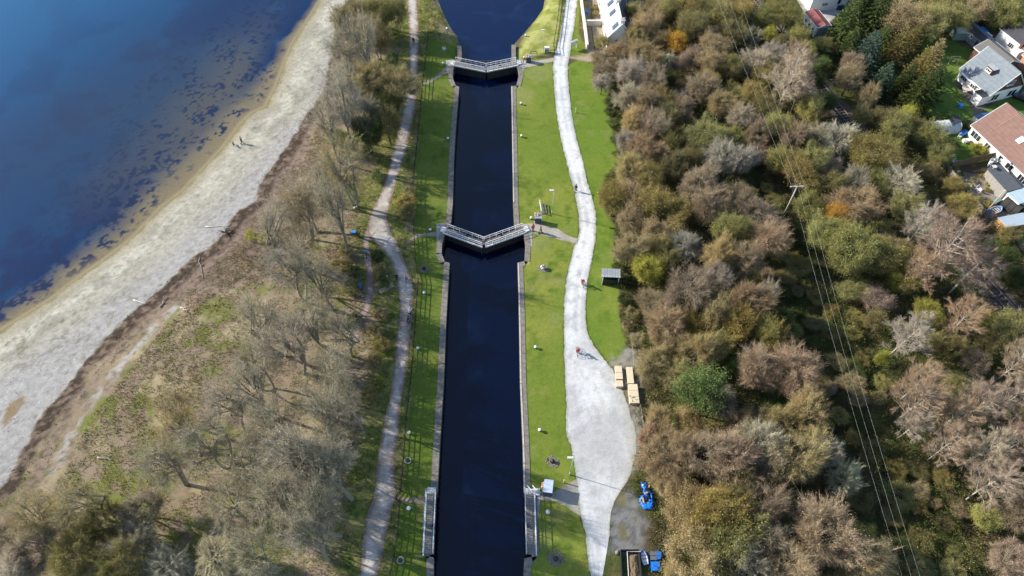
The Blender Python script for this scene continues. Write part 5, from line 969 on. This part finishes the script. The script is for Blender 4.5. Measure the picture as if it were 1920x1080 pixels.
def greenhouse(u, v, L, W, ang):
    x, y = P(u, v); root = thing('greenhouse', 'small green-framed greenhouse at the top of the garden', 'greenhouse', (x, y, 0), ang); f = MB(); gm = pm('greenhouse_glass', (.30, .38, .33), .15, .3, 2, .6)
    MB().box((0, 0, .85), (L, W, 1.6)).build('glass_wall', gm, root); g = MB(); 
    for s in (-1, 1): g.box((0, s * W / 4, 2.0), (L, W / 2 * 1.12, .05), 0, -s * .5)
    g.build('glass_roof', pm('whitened_glass', (.5, .55, .5), .3, .4, 5, .5, (.2, .25, .2)), root)
    for i in range(7): xx = -L / 2 + L * i / 6; f.box((xx, -W / 2, .85), (.06, .06, 1.7)); f.box((xx, W / 2, .85), (.06, .06, 1.7)); f.tube([(xx, -W / 2, 1.72), (xx, 0, 2.35), (xx, W / 2, 1.72)], .035, 4)
    f.tube([(-L / 2, 0, 2.35), (L / 2, 0, 2.35)], .04, 4); f.build('frame', pm('pale_green_frame', (.40, .48, .36), .5), root)
greenhouse(1796, 70, 3.0, 2.2, HA + 1.2)
# plum fence round the upper garden
pf = pm('plum_fence_boards', (.055, .022, .025), .8, .3, 4)
rail_fence('board_fence', PL([(1822, 92), (1838, 74), (1811, 54), (1816, 50), (1870, 56), (1930, 60)]), 'plum-brown board fence along the top of the upper garden', 1.7, 4, pf, 2.0, board=True)
rail_fence('board_fence', PL([(1722, 60), (1760, 62), (1790, 60)]), 'pale low fence at the far end of the green garden', 1.0, 3, wt, 2.0, board=True)
r = gable_house('white house with a dark roof at the right edge, behind the brick garage', 108.2, 125.6, HA, 8, 6, 2.8, 5, harl, darkslate); window(r, (0, -3, 1.3), 1.4, 1.0, 'x', -1)
r = gable_house('orange-brick outbuilding at the right edge below the white house', 108.3, 117.5, HA, 6, 4.5, 2.6, 4.0, pm('orange_brick', (.50, .24, .15), .9), pm('red_tiles', (.40, .2, .15), .85), 'outbuilding', 'outbuilding')
x, y = P(1899, 113); root = thing('boiler_house', 'small white block with a brown chimney between the brick buildings', 'outbuilding', (x, y, 0), HA); MB().box((0, 0, 1.2), (1.2, 1.5, 2.4)).build('wall', harl, root); MB().box((-.6, .6, 2.9), (.5, .5, 1.2)).build('chimney', brownc, root)
x, y = P(1833, 72); root = thing('white_shed', 'low white shed with blue sheeting inside the plum fence', 'shed', (x + .5, y - .3, 0), HA); MB().box((0, 0, .9), (3.2, 1.2, 1.8)).build('wall', harl, root); MB().box((-.8, 0, 1.88), (1.8, 1.4, .08), 0, .05).build('blue_sheet', blue, root)
# brown-roofed semi
cR = Vector((91.7, 100)) + dr * 9 ; r = gable_house('long bungalow with brown tiled roof, skylights and a solar panel', cR.x, cR.y, HA, 18.5, 10.6, 2.5, 6.0, creamw, rt, eo=.35)
for xx, w_, b_ in ((-7.6, 2.2, 2), (-4.6, 1.2, 1), (-1.2, .9, 0), (1.0, 1.5, 1), (4.2, 1.8, 2), (6.4, 1.6, 2)): window(r, (xx, -5.3, 1.35), w_, 1.25, 'x', -1, bars=b_)
sl = 3.5 / 5.3; an = math.atan(sl)
for xx, yy, w_, h_, mt, nm in ((-1.8, -2.6, .9, 1.1, white, 'skylight'), (1.8, -1.6, 1.3, 1.4, pm('blue_skylight', (.08, .25, .6), .15, .2), 'skylight'), (3.9, -2.4, 2.4, 3.0, pm('solar_cells', (.012, .018, .035), .15, .3, 3, .8), 'solar_panel')):
    zz = 6.0 + yy * sl + .30; MB().box((xx, yy, zz), (w_, h_, .12), 0, an).build(nm, mt, r); MB().box((xx, yy, zz - .02), (w_ + .18, h_ + .18, .12), 0, an).build('surround', white if mt is not white else greyw, r)
chimney(r, -4.0, .3, 5.9, .9); m = MB(); m.tube([(-3.4, -.6, 6.2), (-3.4, -.6, 7.6)], .03, 4)
for k in range(4): m.box((-3.4, -.6 + 0, 7.5 - k * .0), (.02, 1.0, .02)); m.box((-3.2 - k * .12, -.6, 7.5), (.02, .5 - k * .05, .02))
m.build('aerial', greyw, r); m = MB(); m.box((-6.4, -2.6, 6.0 - 2.6 * sl + .22), (.05, 5.8, .04), 0, an); m.build('verge_line', pm('pale_mortar', (.5, .33, .25), .9), r)
# flat-roofed extension, terrace and garden things
def flat(name, label, cat, us, z, wm_, rm, t=.15, inset=.94):
    Q = PL(us, z); cx_ = sum(q[0] for q in Q) / len(Q); cy_ = sum(q[1] for q in Q) / len(Q); root = thing(name, label, cat, (cx_, cy_, 0)); q = [(a - cx_, b - cy_) for a, b in Q]
    if sdf(np.array([q[0][0]]), np.array([q[0][1]]), q)[0] is None: pass
    area = sum(q[i][0] * q[(i + 1) % len(q)][1] - q[(i + 1) % len(q)][0] * q[i][1] for i in range(len(q))); q = q if area > 0 else q[::-1]
    MB().prism([(a * inset, b * inset) for a, b in q], 0, z - t).build('wall', wm_, root); MB().prism(q, z - t + .005, z).build('roof', rm, root); return root
r = flat('flat_roof_extension', 'dark flat-roofed extension in front of the brown-roofed bungalow', 'extension', [(1851, 316), (1872, 302), (1917, 352), (1889, 359)], 2.4, pm('grey_block_wall', (.30, .28, .25), .9), pm('grey_felt', (.09, .10, .11), .85, .2, 2)); 
flat('workshop_shed', 'pale blue-roofed shed beside the flat-roofed extension', 'shed', [(1888, 362), (1925, 350), (1930, 376), (1912, 382)], 2.3, harl, pm('pale_blue_sheet', (.42, .52, .56), .5, .2))
r = flat('garden_room', 'orange timber garden room with a grey-blue roof', 'garden room', [(1870.5, 408), (1930, 396), (1936, 418), (1890, 426)], 2.4, pm('orange_timber_cladding', (.52, .28, .10), .75, .25, 3, .3, fine=14), pm('grey_blue_roof', (.36, .42, .47), .5, .1), .12)
q = P(1905, 428, 1.1); m = MB(); m.box((q[0] - r.location.x, q[1] - r.location.y - .25, .95), (1.3, .06, 1.8), R_(13)); m.build('door', glass, r); q = P(1881, 424, 1.3); window(r, (q[0] - r.location.x - .3, q[1] - r.location.y, 1.2), .9, .8, 'x', -1, bars=1)
x, y = P(1893, 392); root = thing('arched_store', 'black arched fabric store behind the covered boat', 'store', (x, y, 0), HA + .25); m = MB(); n = 9
vs = [((s - .5) * 3.0, -1.2 * math.cos(math.pi * k / n), .2 + 1.7 * math.sin(math.pi * k / n) ** .7 if 0 < k < n else 0) for s in (0, .33, .66, 1) for k in range(n + 1)]
m.add(vs, [(i * (n + 1) + k, i * (n + 1) + k + 1, (i + 1) * (n + 1) + k + 1, (i + 1) * (n + 1) + k) for i in range(3) for k in range(n)] + [tuple(range(n + 1))]); m.build('cover', pm('black_fabric', (.035, .033, .032), .7, .2), root); m = MB()
for s in (-.5, -.17, .17, .5): m.tube([(s * 3.02, -1.23 * math.cos(math.pi * k / n), .22 + 1.74 * math.sin(math.pi * k / n) ** .7 if 0 < k < n else 0) for k in range(n + 1)], .03, 4)
m.build('hoop', black, root)
x, y = P(1767, 243); root = thing('polythene_tunnel', 'white translucent polythene tunnel half hidden by a willow', 'polytunnel', (x, y, 0), R_(10)); m = MB(); vs = [((s / 4 - .5) * 5.2, -1.5 * math.cos(math.pi * k / n), 1.9 * math.sin(math.pi * k / n) ** .8 if 0 < k < n else 0) for s in range(5) for k in range(n + 1)]
m.add(vs, [(i * (n + 1) + k, i * (n + 1) + k + 1, (i + 1) * (n + 1) + k + 1, (i + 1) * (n + 1) + k) for i in range(4) for k in range(n)] + [tuple(range(n + 1)), tuple(range(4 * (n + 1), 5 * (n + 1)))[::-1]]); m.build('cover', pm('milky_polythene', (.40, .45, .46), .35, .25, 1.2, .5, (.55, .58, .58)), root, True); m = MB()
for s in range(5): m.tube([((s / 4 - .5) * 5.22, -1.53 * math.cos(math.pi * k / n), 1.93 * math.sin(math.pi * k / n) ** .8 if 0 < k < n else 0) for k in range(n + 1)], .035, 4)
m.build('hoop', greyw, root)
flat('blue_roofed_shed', 'shed with a flat blue roof between the two houses', 'shed', [(1826, 215), (1880, 206), (1866, 219), (1843, 231)], 2.2, creamw, pm('blue_roof_sheet', (.035, .10, .22), .5, .15)); flat('small_shed', 'small dark-roofed shed beside the polythene tunnel', 'shed', [(1779, 222), (1796, 216), (1804, 226), (1787, 234)], 2.0, pm('grey_brown_boards', (.16, .14, .13), .9), darkslate)
# boundary wall
rail_fence('garden_wall', PL([(1767, 315), (1790, 343), (1815, 372), (1848, 413), (1880, 440), (1925, 480)]), 'pale board and block wall along the lower edge of the gardens', 1.2, 2, pm('pale_wall', (.33, .29, .23), .9, .25, 2), 2.5, .16, board=True)
rail_fence('garden_fence', PL([(1780, 316), (1830, 304), (1878, 294)]), 'brown panel fence between the two gardens of the bungalow', 1.5, 3, pm('brown_panel', (.22, .15, .09), .9), 2.0, board=True)
# covered boat, table sets, small garden things
x, y = P(1864, 397); r = hull('covered_boat', 'small white boat with dark stripes under a blue cover by the garden wall', P(1856, 401), P(1874, 393), 1.3, .6, white, greyw); m = MB()
for k in range(4): m.box((-.9 + k * .45, 0, .66), (.12, 1.0, .05))
m.build('strap', black, r); draped('boat_cover', 'bright blue crumpled cover next to the striped boat', 'cover', PL([(1871, 386), (1882, 384), (1883, 393), (1874, 396)], .6), .8, blue, 3, 0.0)
def table(u, v, rad, z, mt, label):
    x, y = P(u, v, z); root = thing('garden_table', label, 'table', (x, y, 0)); MB().lathe([(rad, -.05), (rad, 0), (0, .001)], (0, 0, z + .05), 18).build('top', mt, root); MB().tube([(0, 0, 0), (0, 0, z)], .07, 6).box((0, 0, .04), (rad, rad, .06)).build('leg', greyw, root)
table(1813.5, 165, .95, .7, pm('pink_tabletop', (.62, .52, .46), .6), 'oval pinkish table on the dark terrace of the chalet house'); table(1865, 312, .42, 2.9, pm('cream_top', (.6, .58, .48), .6), 'small round table on the flat roof terrace')
chm = None
def chair(u, v, z, rz, label):
    global chm
    x, y = P(u, v, z); root = thing('garden_chair', label, 'chair', (x, y, z), rz, 'white garden chairs')
    if chm is None:
        s = MB().box((0, 0, .43), (.5, .5, .05)).mesh('seat', white); b = MB().box((0, .24, .75), (.5, .05, .55)).mesh('backrest', white); chm = (s, b, MB().box((0, 0, .2), (.05, .05, .42)).mesh('leg', white))
    link('seat', chm[0], root); link('backrest', chm[1], root)
    for a in (-.2, .2):
        for c in (-.2, .2): l = link('leg', chm[2], root); l.location = (a, c, 0)
for a in ((1857, 306, 2.4, .3, 'white chair on the flat roof, left of its table'), (1864, 303, 2.4, 2.8, 'white chair on the flat roof, behind its table'), (1854, 311, 2.4, 1.2, 'white chair on the flat roof, at its outer corner'), (1876, 303, 2.4, 4.0, 'white chair on the flat roof against the house'), (1831, 356, 0, .5, 'white chair in the gravel garden'), (1836, 360, 0, 2.0, 'white chair tipped towards the dark figure ornament'), (1786, 306, 0, .2, 'white chair on the shaded lawn by the panel fence'), (1790, 307, 0, 2.2, 'second white chair on the shaded lawn, nearer the bungalow'),
          (1780, 323, 0, 1.0, 'white chair under the yellow shrub by the garden wall'), (1794, 326, 0, 2.5, 'white chair on the slabs by the panel fence'), (1808, 268, 0, 2.5, 'white chair on the shaded lawn below the polythene tunnel'), (1798, 258, 0, .5, 'white chair beside the polythene tunnel')): chair(*a)
def pot(u, v, r_, mt, label, z=0): x, y = P(u, v, z); rt_ = thing('plant_pot', label, 'plant pot', (x, y, z), 0, 'garden pots'); MB().lathe([(r_ * .7, 0), (r_, r_ * 1.6), (r_ * .85, r_ * 1.5)], n=10).build('pot', mt, rt_); MB().lathe([(r_ * .85, 0), (r_ * .9, r_ * .5), (0, r_)], (0, 0, r_ * 1.45), 8).build('plant', pm('pot_plant', (.08, .12, .03), .9, .4, 9), rt_)
terr_ = pm('clay_pots', (.5, .28, .16), .8)
for a in ((1859, 328, .3, terr_, 'clay pot at the outer corner of the flat-roofed extension'), (1865, 335, .3, terr_, 'clay pot second along the edge of the extension'), (1876, 346, .3, greyw, 'white pot at the edge of the extension'), (1822, 350, .22, greyw, 'white pot in the gravel garden'), (1812, 340, .22, terr_, 'clay pot among the garden stones'), (1820, 255, .4, terr_, 'orange pot beside the blue chest')): pot(*a)
def chest(u, v, w_, d_, h, rz, mt, name, label, cat):
    x, y = P(u, v); root = thing(name, label, cat, (x, y, 0), rz); MB().box((0, 0, h / 2 - .03), (w_, d_, h - .06)).build('body', mt, root); MB().box((0, 0, h), (w_ + .08, d_ + .08, .08)).build('lid', mt, root)
chest(1800, 201, .9, .8, .7, .2, pm('pale_blue_plastic', (.07, .28, .50), .5), 'garden_box', 'light blue box alone on the shaded lawn', 'box'); chest(1806, 252, 1.5, .9, .6, .5, pm('deep_blue_plastic', (.03, .12, .35), .5), 'garden_box', 'dark blue chest by the polythene tunnel', 'box'); chest(1810, 266, 1.1, .7, .5, .1, harl, 'garden_box', 'white box on the lawn beside the bungalow', 'box'); chest(1098, 27, .5, .5, .9, 0, pm('bright_blue_bin', (.05, .35, .8), .4), 'recycling_bin', 'bright blue bin inside the cottage garden wall', 'bin')
chest(1850, 403, .8, .5, .9, .6, pm('navy_plastic', (.02, .05, .12), .5), 'garden_box', 'navy box at the foot of the grey pole', 'box'); chest(1860, 405, .9, .6, .4, .3, pm('terracotta_tub', (.50, .27, .17), .7), 'garden_box', 'orange-brown tub in front of the striped boat', 'box'); chest(1865, 380, 1.3, .9, .8, .5, pm('sage_plastic', (.2, .27, .24), .6), 'garden_box', 'grey-green bin beside the arched store', 'bin')
chest(1572, 18, 1.6, .8, 1.1, -.5, pm('navy_plastic', (.02, .05, .12), .5), 'wheelie_store', 'navy bin store on the far concrete drive', 'store'); chest(1197, 22, .6, .6, .8, 0, greyw, 'garden_tub', 'pale tub beside the white outbuilding', 'tub')
chest(663, 437, .75, .5, .35, .1, pm('bench_blue', (.05, .25, .6), .5), 'dog_bin', 'small blue box by the fork of the left path', 'box'); chest(676, 538, .4, 1.3, .5, .3, pm('teal_bench', (.03, .12, .2), .5), 'dark_bench', 'dark blue bench at the side of the branch path', 'bench')
m = MB(); x, y = P(1786, 118)
for a in (-.9, .9): m.tube([(x + a - .3, y - .6, 0), (x + a, y, 1.6), (x + a + .3, y + .6, 0)], .03, 5)
m.tube([(x - .9, y, 1.6), (x + .9, y, 1.6)], .03, 5); m.box((x, y, .4), (.5, .2, .04)); tag(m.build('garden_swing', greyw), 'thin grey swing frame on the shaded lawn', 'swing')
# ------------------------------------------------------------------ cottages at the top
cl = Vector((19.9, 124.9)); ca = math.atan2(139.2 - 124.7, 19.6 - 20.2); CL = 26; hd = Vector((math.cos(ca), math.sin(ca))); nn_ = Vector((hd.y, -hd.x)); cc_ = Vector((20.2, 125.4)) + hd * CL / 2 + nn_ * 2.6
# local x = away from the viewer, local +y = towards the road (left in the photo)
r = gable_house('long white cottage with slate roof and three skylights', cc_.x, cc_.y, ca, CL, 5.2, 3.0, 5.9, harl, darkslate, 'cottage', 'cottage', eo=.2, r2=pt)  # one slate roof: sunlit slope coloured pale, slope turned from the sun coloured dark
for i, (u, v) in enumerate(((1157, 50), (1152, 25), (1148, 7))):
    q = Vector(P(u, v, 4.6)) - cc_; lx = q.dot(hd); m = MB(); m.box((lx, 1.25, 4.83), (1.1, 1.5, .1), 0, -math.atan(2.9 / 2.6)); m.build('skylight', pm('blue_black_glass', (.02, .045, .09), .15, .2, 2, .6), r)
for lx in (-CL / 2 + .3, -CL / 2 + 7.5, 2.0): chimney(r, lx, 0, 5.7, .9, harl, 3, .7)
for lx in (-10, -6.5, -3, 1, 5): window(r, (lx, 2.6, 1.5), .9, 1.2, 'x', 1, bars=1)
window(r, (-CL / 2, .8, 1.9), .5, .5, 'y', -1, bars=0)
flat('white_outbuilding', 'white outbuilding with a dark roof beside the cottage', 'outbuilding', [(1170, 6), (1207, 6), (1210, -35), (1166, -35)], 2.9, harl, darkslate, .18, .97)
wallp = pm('whitewashed_wall', (.62, .57, .48), .9, .15, 1.5)
m = MB(); q = PL([(1088, -60), (1089, 0), (1092, 25), (1097, 60), (1101, 94)]); o = Vector((*q[2], 0))
for i, (a, b) in enumerate(zip(q[:-1], q[1:])): a, b = Vector((*a, 0)), Vector((*b, 0)); t = b - a; m.box((a + b) / 2 - o + Vector((0, 0, .7)), (t.length + .05, .4, 1.4 + .006 * i), math.atan2(t.y, t.x))
w_ = m.build('garden_wall', wallp); w_.location = o; tag(w_, 'long whitewashed wall between the road and the cottage garden', 'wall')
m = MB(); a, b = P(1096, 47), P(1131, 47); m.box((0, 0, .6), (math.dist(a, b), .5, 1.2)); w_ = m.build('garden_wall', wallp); w_.location = ((a[0] + b[0]) / 2, (a[1] + b[1]) / 2, 0); tag(w_, 'short whitewashed wall crossing the cottage garden', 'wall')
x, y = P(1075, 92); root = thing('sign_board', 'white triangular board on posts at the corner of the garden wall', 'sign', (x, y, 0), R_(35)); MB().box((0, 0, 1.35), (1.7, .08, 1.0)).build('panel', white, root); MB().box((-.8, 0, .9), (.1, .1, 1.9)).box((.8, 0, .9), (.1, .1, 1.9)).build('post', greyw, root); MB().box((0, .05, 1.95), (2.0, .4, .06), 0, .3).build('cap_board', wallp, root)
# white house and red-roofed garage at top right
r = gable_house('large white house at the top edge above the red-roofed garage', 75.3, 146.5, HA, 10, 10, 5, 7.5, harl, slate); r.rotation_euler[2] = R_(8)
r = gable_house('white house standing over the concrete drive', 70.2, 142.6, R_(8), 8.5, 7, 4.8, 6.6, harl, slate); window(r, (-1.0, -3.5, 1.7), 1.3, .7, 'x', -1); window(r, (2.2, -3.5, 2.2), .8, 1.6, 'x', -1, bars=0)
a, b = Vector(P(1524, 19, 2.9)), Vector(P(1546, 46, 2.9)); c_ = (a + b) / 2; ga = math.atan2(b.y - a.y, b.x - a.x)
r = gable_house('garage with a dull red roof beside the concrete drive', c_.x, c_.y, ga, (b - a).length, 3.1, 2.4, 2.9, harl, pm('dull_red_felt', (.21, .07, .065), .8, .1, 2), 'garage', 'garage', eo=.12)
for lx in (-1.6, 0, 1.6): window(r, (lx, -1.55, 1.4), .6, .7, 'x', -1, bars=0)
MB().box(((b - a).length / 2 + .04, 0, 1.1), (.06, 2.2, 2.0)).build('garage_door', pm('grey_garage_door', (.25, .27, .27), .5), r)
# car by the chalet house
x, y = P(1917, 187); root = thing('parked_car', 'dark blue car parked at the right edge beside the chalet house', 'car', (x, y, 0), HA + .5); cm_ = pm('dark_car_paint', (.015, .022, .04), .25, .1, spec=.8)
b = MB(); b.box((0, 0, .55), (4.1, 1.75, .5)); b.add([(-1.3, -.78, .8), (1.2, -.78, .8), (1.2, .78, .8), (-1.3, .78, .8), (-.8, -.65, 1.38), (.6, -.65, 1.38), (.6, .65, 1.38), (-.8, .65, 1.38)], [(4, 5, 6, 7), (0, 1, 5, 4), (1, 2, 6, 5), (2, 3, 7, 6), (3, 0, 4, 7)]); o_ = b.build('body', cm_, root); bv_ = o_.modifiers.new('b', 'BEVEL'); bv_.width = .12; bv_.segments = 3
MB().box((.93, 0, 1.1), (.05, 1.2, .4), 0, 0, .75).box((-1.08, 0, 1.1), (.05, 1.2, .4), 0, 0, -.7).build('windscreen', glass, root)
for a in (-1.3, 1.3):
    for c in (-.85, .85): wh_ = MB().torus((0, 0, 0), .24, .09, 16, 6, 'y').build('wheel', black, root); wh_.location = (a, c, .33)
# ------------------------------------------------------------------ people, dog, bicycles
def skin(name, parent, verts, edges, radii, mat, sub=1):
    me = bpy.data.meshes.new(name); me.from_pydata(verts, edges, []); me.materials.append(mat); o = link(name, me, parent); md_ = o.modifiers.new('s', 'SKIN'); md_.use_smooth_shade = True
    for i, r in enumerate(radii):
        sv = me.skin_vertices[0].data[i]; sv.radius = (r, r) if not isinstance(r, tuple) else r; sv.use_root = i == 0
    s = o.modifiers.new('u', 'SUBSURF'); s.levels = sub; s.render_levels = sub; return o
skinm = pm('skin', (.55, .33, .24), .6, .1)
def person(x, y, z, rz, label, jk, tr, hr_, pose='walk', hat=None, sc=1.0, group=None):
    root = thing('person', label, 'person', (x, y, z), rz, group); root.scale = (sc, sc, sc)      # faces local -y
    if pose == 'walk': pel = (0, 0, .93); ch = (0, -.02, 1.38); nk = (0, -.03, 1.5); hd_ = (0, -.05, 1.66); kn_ = [(-.1, -.16, .50), (.1, .06, .50)]; an_ = [(-.1, -.24, .08), (.1, .3, .12)]; el = [(-.27, .10, 1.13), (.27, -.10, 1.13)]; ha = [(-.27, -.02, .88), (.27, -.3, .95)]
    elif pose == 'stand': pel = (0, 0, .93); ch = (0, 0, 1.38); nk = (0, -.01, 1.5); hd_ = (0, -.04, 1.66); kn_ = [(-.1, -.03, .5), (.1, -.03, .5)]; an_ = [(-.12, 0, .08), (.12, 0, .08)]; el = [(-.28, .04, 1.13), (.28, .04, 1.13)]; ha = [(-.27, -.08, .88), (.27, -.1, .88)]
    else: pel = (0, .25, .95); ch = (0, -.08, 1.30); nk = (0, -.16, 1.40); hd_ = (0, -.26, 1.52); kn_ = [(-.12, -.12, .78), (.12, -.08, .56)]; an_ = [(-.11, .06, .42), (.11, .08, .16)]; el = [(-.25, -.28, 1.10), (.25, -.28, 1.10)]; ha = [(-.22, -.50, 1.04), (.22, -.50, 1.04)]
    sh = [(-.19, ch[1], ch[2] + .04), (.19, ch[1], ch[2] + .04)]
    V = [pel, ch, nk, hd_, (hd_[0], hd_[1] - .02, hd_[2] + .10)]; E = [(0, 1), (1, 2), (2, 3), (3, 4)]; Rr = [.13, .15, .055, .095, .075]
    for s in (0, 1):
        b = len(V); hp = (-.1 if s == 0 else .1, pel[1], pel[2] - .04); toe = (an_[s][0], an_[s][1] - .17, an_[s][2] - .03)
        V += [hp, kn_[s], an_[s], toe, sh[s], el[s], ha[s]]; E += [(0, b), (b, b + 1), (b + 1, b + 2), (b + 2, b + 3), (1, b + 4), (b + 4, b + 5), (b + 5, b + 6)]; Rr += [.09, .06, .045, .035, .065, .045, .032]
        for f_ in range(5):
            q = len(V); a = (f_ - 2) * .018; p0 = (ha[s][0] + a, ha[s][1] - .02 if f_ else ha[s][1] + .01, ha[s][2] - .05); p1 = (p0[0], p0[1] - .012, p0[2] - (.07 - abs(f_ - 2) * .01)); V += [p0, p1]; E += [(b + 6, q), (q, q + 1)]; Rr += [.011, .008]
    skin('body', root, V, E, Rr, skinm)
    V = [(pel[0], pel[1], pel[2] - .06), (pel[0], (pel[1] + ch[1]) / 2, (pel[2] + ch[2]) / 2), ch, (nk[0], nk[1], nk[2] - .04)]; E = [(0, 1), (1, 2), (2, 3)]; Rr = [.17, .165, .175, .08]
    for s in (0, 1): b = len(V); V += [sh[s], el[s], tuple(np.array(ha[s]) * .85 + np.array(el[s]) * .15)]; E += [(2, b), (b, b + 1), (b + 1, b + 2)]; Rr += [.085, .065, .05]
    skin('jacket', root, V, E, Rr, jk)
    V = [(pel[0], pel[1], pel[2] - .02)]; E = []; Rr = [.155]
    for s in (0, 1): b = len(V); V += [(-.1 if s == 0 else .1, pel[1], pel[2] - .1), kn_[s], tuple(np.array(an_[s]) + [0, 0, .05])]; E += [(0, b), (b, b + 1), (b + 1, b + 2)]; Rr += [.11, .08, .065]
    skin('trousers', root, V, E, Rr, tr)
    for s in (0, 1): MB().box((an_[s][0], an_[s][1] - .07, an_[s][2] - .03), (.1, .28, .1)).build('shoe', black, root)
    MB().lathe([(.118, -.03), (.122, .04), (.085, .11), (0, .135)], (hd_[0], hd_[1] + .015, hd_[2] + .05), 10).build('helmet' if hat else 'hair', hat or hr_, root, True)
    m = MB(); m.box((hd_[0], hd_[1] - .105, hd_[2] + .02), (.025, .04, .045)); m.box((hd_[0] - .105, hd_[1], hd_[2] + .02), (.02, .04, .05)); m.box((hd_[0] + .105, hd_[1], hd_[2] + .02), (.02, .04, .05)); m.build('nose_and_ears', skinm, root)
    m = MB(); m.box((hd_[0] - .035, hd_[1] - .097, hd_[2] + .045), (.025, .015, .012)); m.box((hd_[0] + .035, hd_[1] - .097, hd_[2] + .045), (.025, .015, .012)); m.box((hd_[0], hd_[1] - .095, hd_[2] - .03), (.05, .015, .01)); m.build('eyes_and_mouth', black, root)
    return root
def cl_(n, c): return pm('cloth_' + n, c, .9, .15, 8)
dk, navy, redj, brn, lgr, gry = cl_('black', (.02, .02, .022)), cl_('navy', (.02, .04, .12)), cl_('red', (.62, .03, .06)), cl_('brown', (.10, .07, .045)), cl_('light', (.55, .58, .62)), cl_('grey', (.12, .13, .14))
hair = pm('dark_hair', (.03, .02, .015), .7, .2); whh = pm('white_helmet', (.7, .72, .75), .3, .1)
def bike(x, y, z, rz, label, mt):
    root = thing('bicycle', label, 'bicycle', (x, y, z), rz)      # forward is local -y
    for yy in (-.52, .52):
        wl = link('wheel', None, root); wl.location = (0, yy, .35); MB().torus((0, 0, 0), .335, .028, 24, 6, 'x').build('tyre', black, wl); sp = MB()
        for k in range(8): a = k * math.pi / 8; sp.tube([(0, .31 * math.cos(a), .31 * math.sin(a)), (0, -.31 * math.cos(a), -.31 * math.sin(a))], .006, 3)
        sp.build('spokes', greyw, wl)
    f = MB(); A, B, C_, D, E_ = (0, .52, .35), (0, .08, .32), (0, .22, .85), (0, -.36, .88), (0, -.52, .35)
    for p, q in ((A, B), (A, C_), (B, C_), (B, D), (C_, D), (D, E_)): f.tube([p, q], .022, 5)
    f.build('frame', mt, root); MB().tube([(-.26, -.48, 1.0), (0, -.38, 1.0), (.26, -.48, 1.0)], .016, 5).tube([(0, -.38, .88), (0, -.38, 1.0)], .018, 5).build('handlebar', black, root); MB().box((0, .26, .92), (.14, .27, .05)).build('saddle', black, root); MB().torus((0, .08, .32), .09, .012, 12, 4, 'x').box((.09, .08, .2), (.03, .09, .25)).build('crank', black, root); return root
x, y = P(776, 83); person(x, y, .02, R_(170), 'person in black walking away on the far left path', dk, dk, hair)
x, y, z = G(455, 270); person(x, y, z, R_(120), 'person in dark clothes walking a dog on the beach', dk, navy, hair)
x, y = P(1079, 359); person(x, y, .02, R_(175), 'person in black walking alone on the white road', dk, gry, hair)
x, y = P(999, 433); person(x, y, .03, R_(20), 'person in a red jacket at the end of the middle gate', redj, gry, hair, 'stand'); x, y = P(1014, 437.5); person(x, y, .03, R_(-60), 'person in brown coat beside the red-jacketed one', brn, brn, hair, 'walk')
x, y = P(745, 525); person(x, y, .03, R_(0), 'person in black walking on the left path by the timber steps', dk, dk, hair); x, y = P(763, 527); person(x, y, .03, R_(10), 'person in light green top beside the black-clad walker', cl_('sage', (.36, .40, .28)), gry, hair, sc=.9)
x, y = P(689, 480); person(x, y, .03, R_(0), 'person in pale blue on the shaded branch path', cl_('paleblue', (.25, .34, .45)), navy, hair)
x, y = P(769.5, 590); bike(x, y, .02, R_(175), 'bicycle of the rider in white, farther of the pair', black); person(x, y, .02, R_(175), 'rider in a pale blue top and white helmet on the left path', lgr, dk, hair, 'ride', whh)
x, y = P(767, 606); bike(x, y, .02, R_(165), 'bicycle of the rider in navy, nearer of the pair', gry); person(x, y, .02, R_(165), 'rider in a navy jacket on the left path, nearer of the pair', navy, navy, hair, 'ride')
x, y = P(1089, 537); x, y = P(1091.5, 534); bike(x, y, .02, R_(10), 'bicycle of the red-clad rider near the information stand', black); person(x, y, .02, R_(10), 'rider in a red jacket near the information stand', redj, dk, hair, 'ride')
x, y = P(1082.5, 662); bike(x, y, .02, R_(-4), 'bicycle of the red-clad rider on the widening gravel', black); person(x, y, .02, R_(-4), 'rider in red jacket and dark helmet on the widening gravel', redj, navy, hair, 'ride', pm('teal_helmet', (.08, .2, .25), .3))
x, y, z = G(439, 273); root = thing('dog', 'black dog walking ahead of its owner on the beach', 'dog', (x, y, z), R_(30)); root.scale = (1.1,) * 3
V = [(0, .3, .5), (0, 0, .5), (0, -.28, .52), (0, -.42, .64), (0, -.52, .72), (0, -.66, .68), (0, .42, .55), (0, .6, .68)]; E = [(0, 1), (1, 2), (2, 3), (3, 4), (4, 5), (0, 6), (6, 7)]; Rr = [.10, .11, .14, .08, .085, .04, .03, .015]
for sx_ in (-1, 1):
    b = len(V); V += [(sx_ * .08, -.26, .40), (sx_ * .08, -.24, .22), (sx_ * .08, -.30, .03)]; E += [(2, b), (b, b + 1), (b + 1, b + 2)]; Rr += [.06, .035, .03]
    b = len(V); V += [(sx_ * .08, .26, .38), (sx_ * .09, .38, .2), (sx_ * .09, .32, .03)]; E += [(0, b), (b, b + 1), (b + 1, b + 2)]; Rr += [.08, .035, .03]
    b = len(V); V += [(sx_ * .06, -.48, .82)]; E += [(4, b)]; Rr += [.02]
skin('body', root, V, E, Rr, pm('black_fur', (.02, .018, .016), .8, .3)); MB().torus((0, -.40, .63), .1, .015, 12, 4, 'y').build('collar', redj, root)
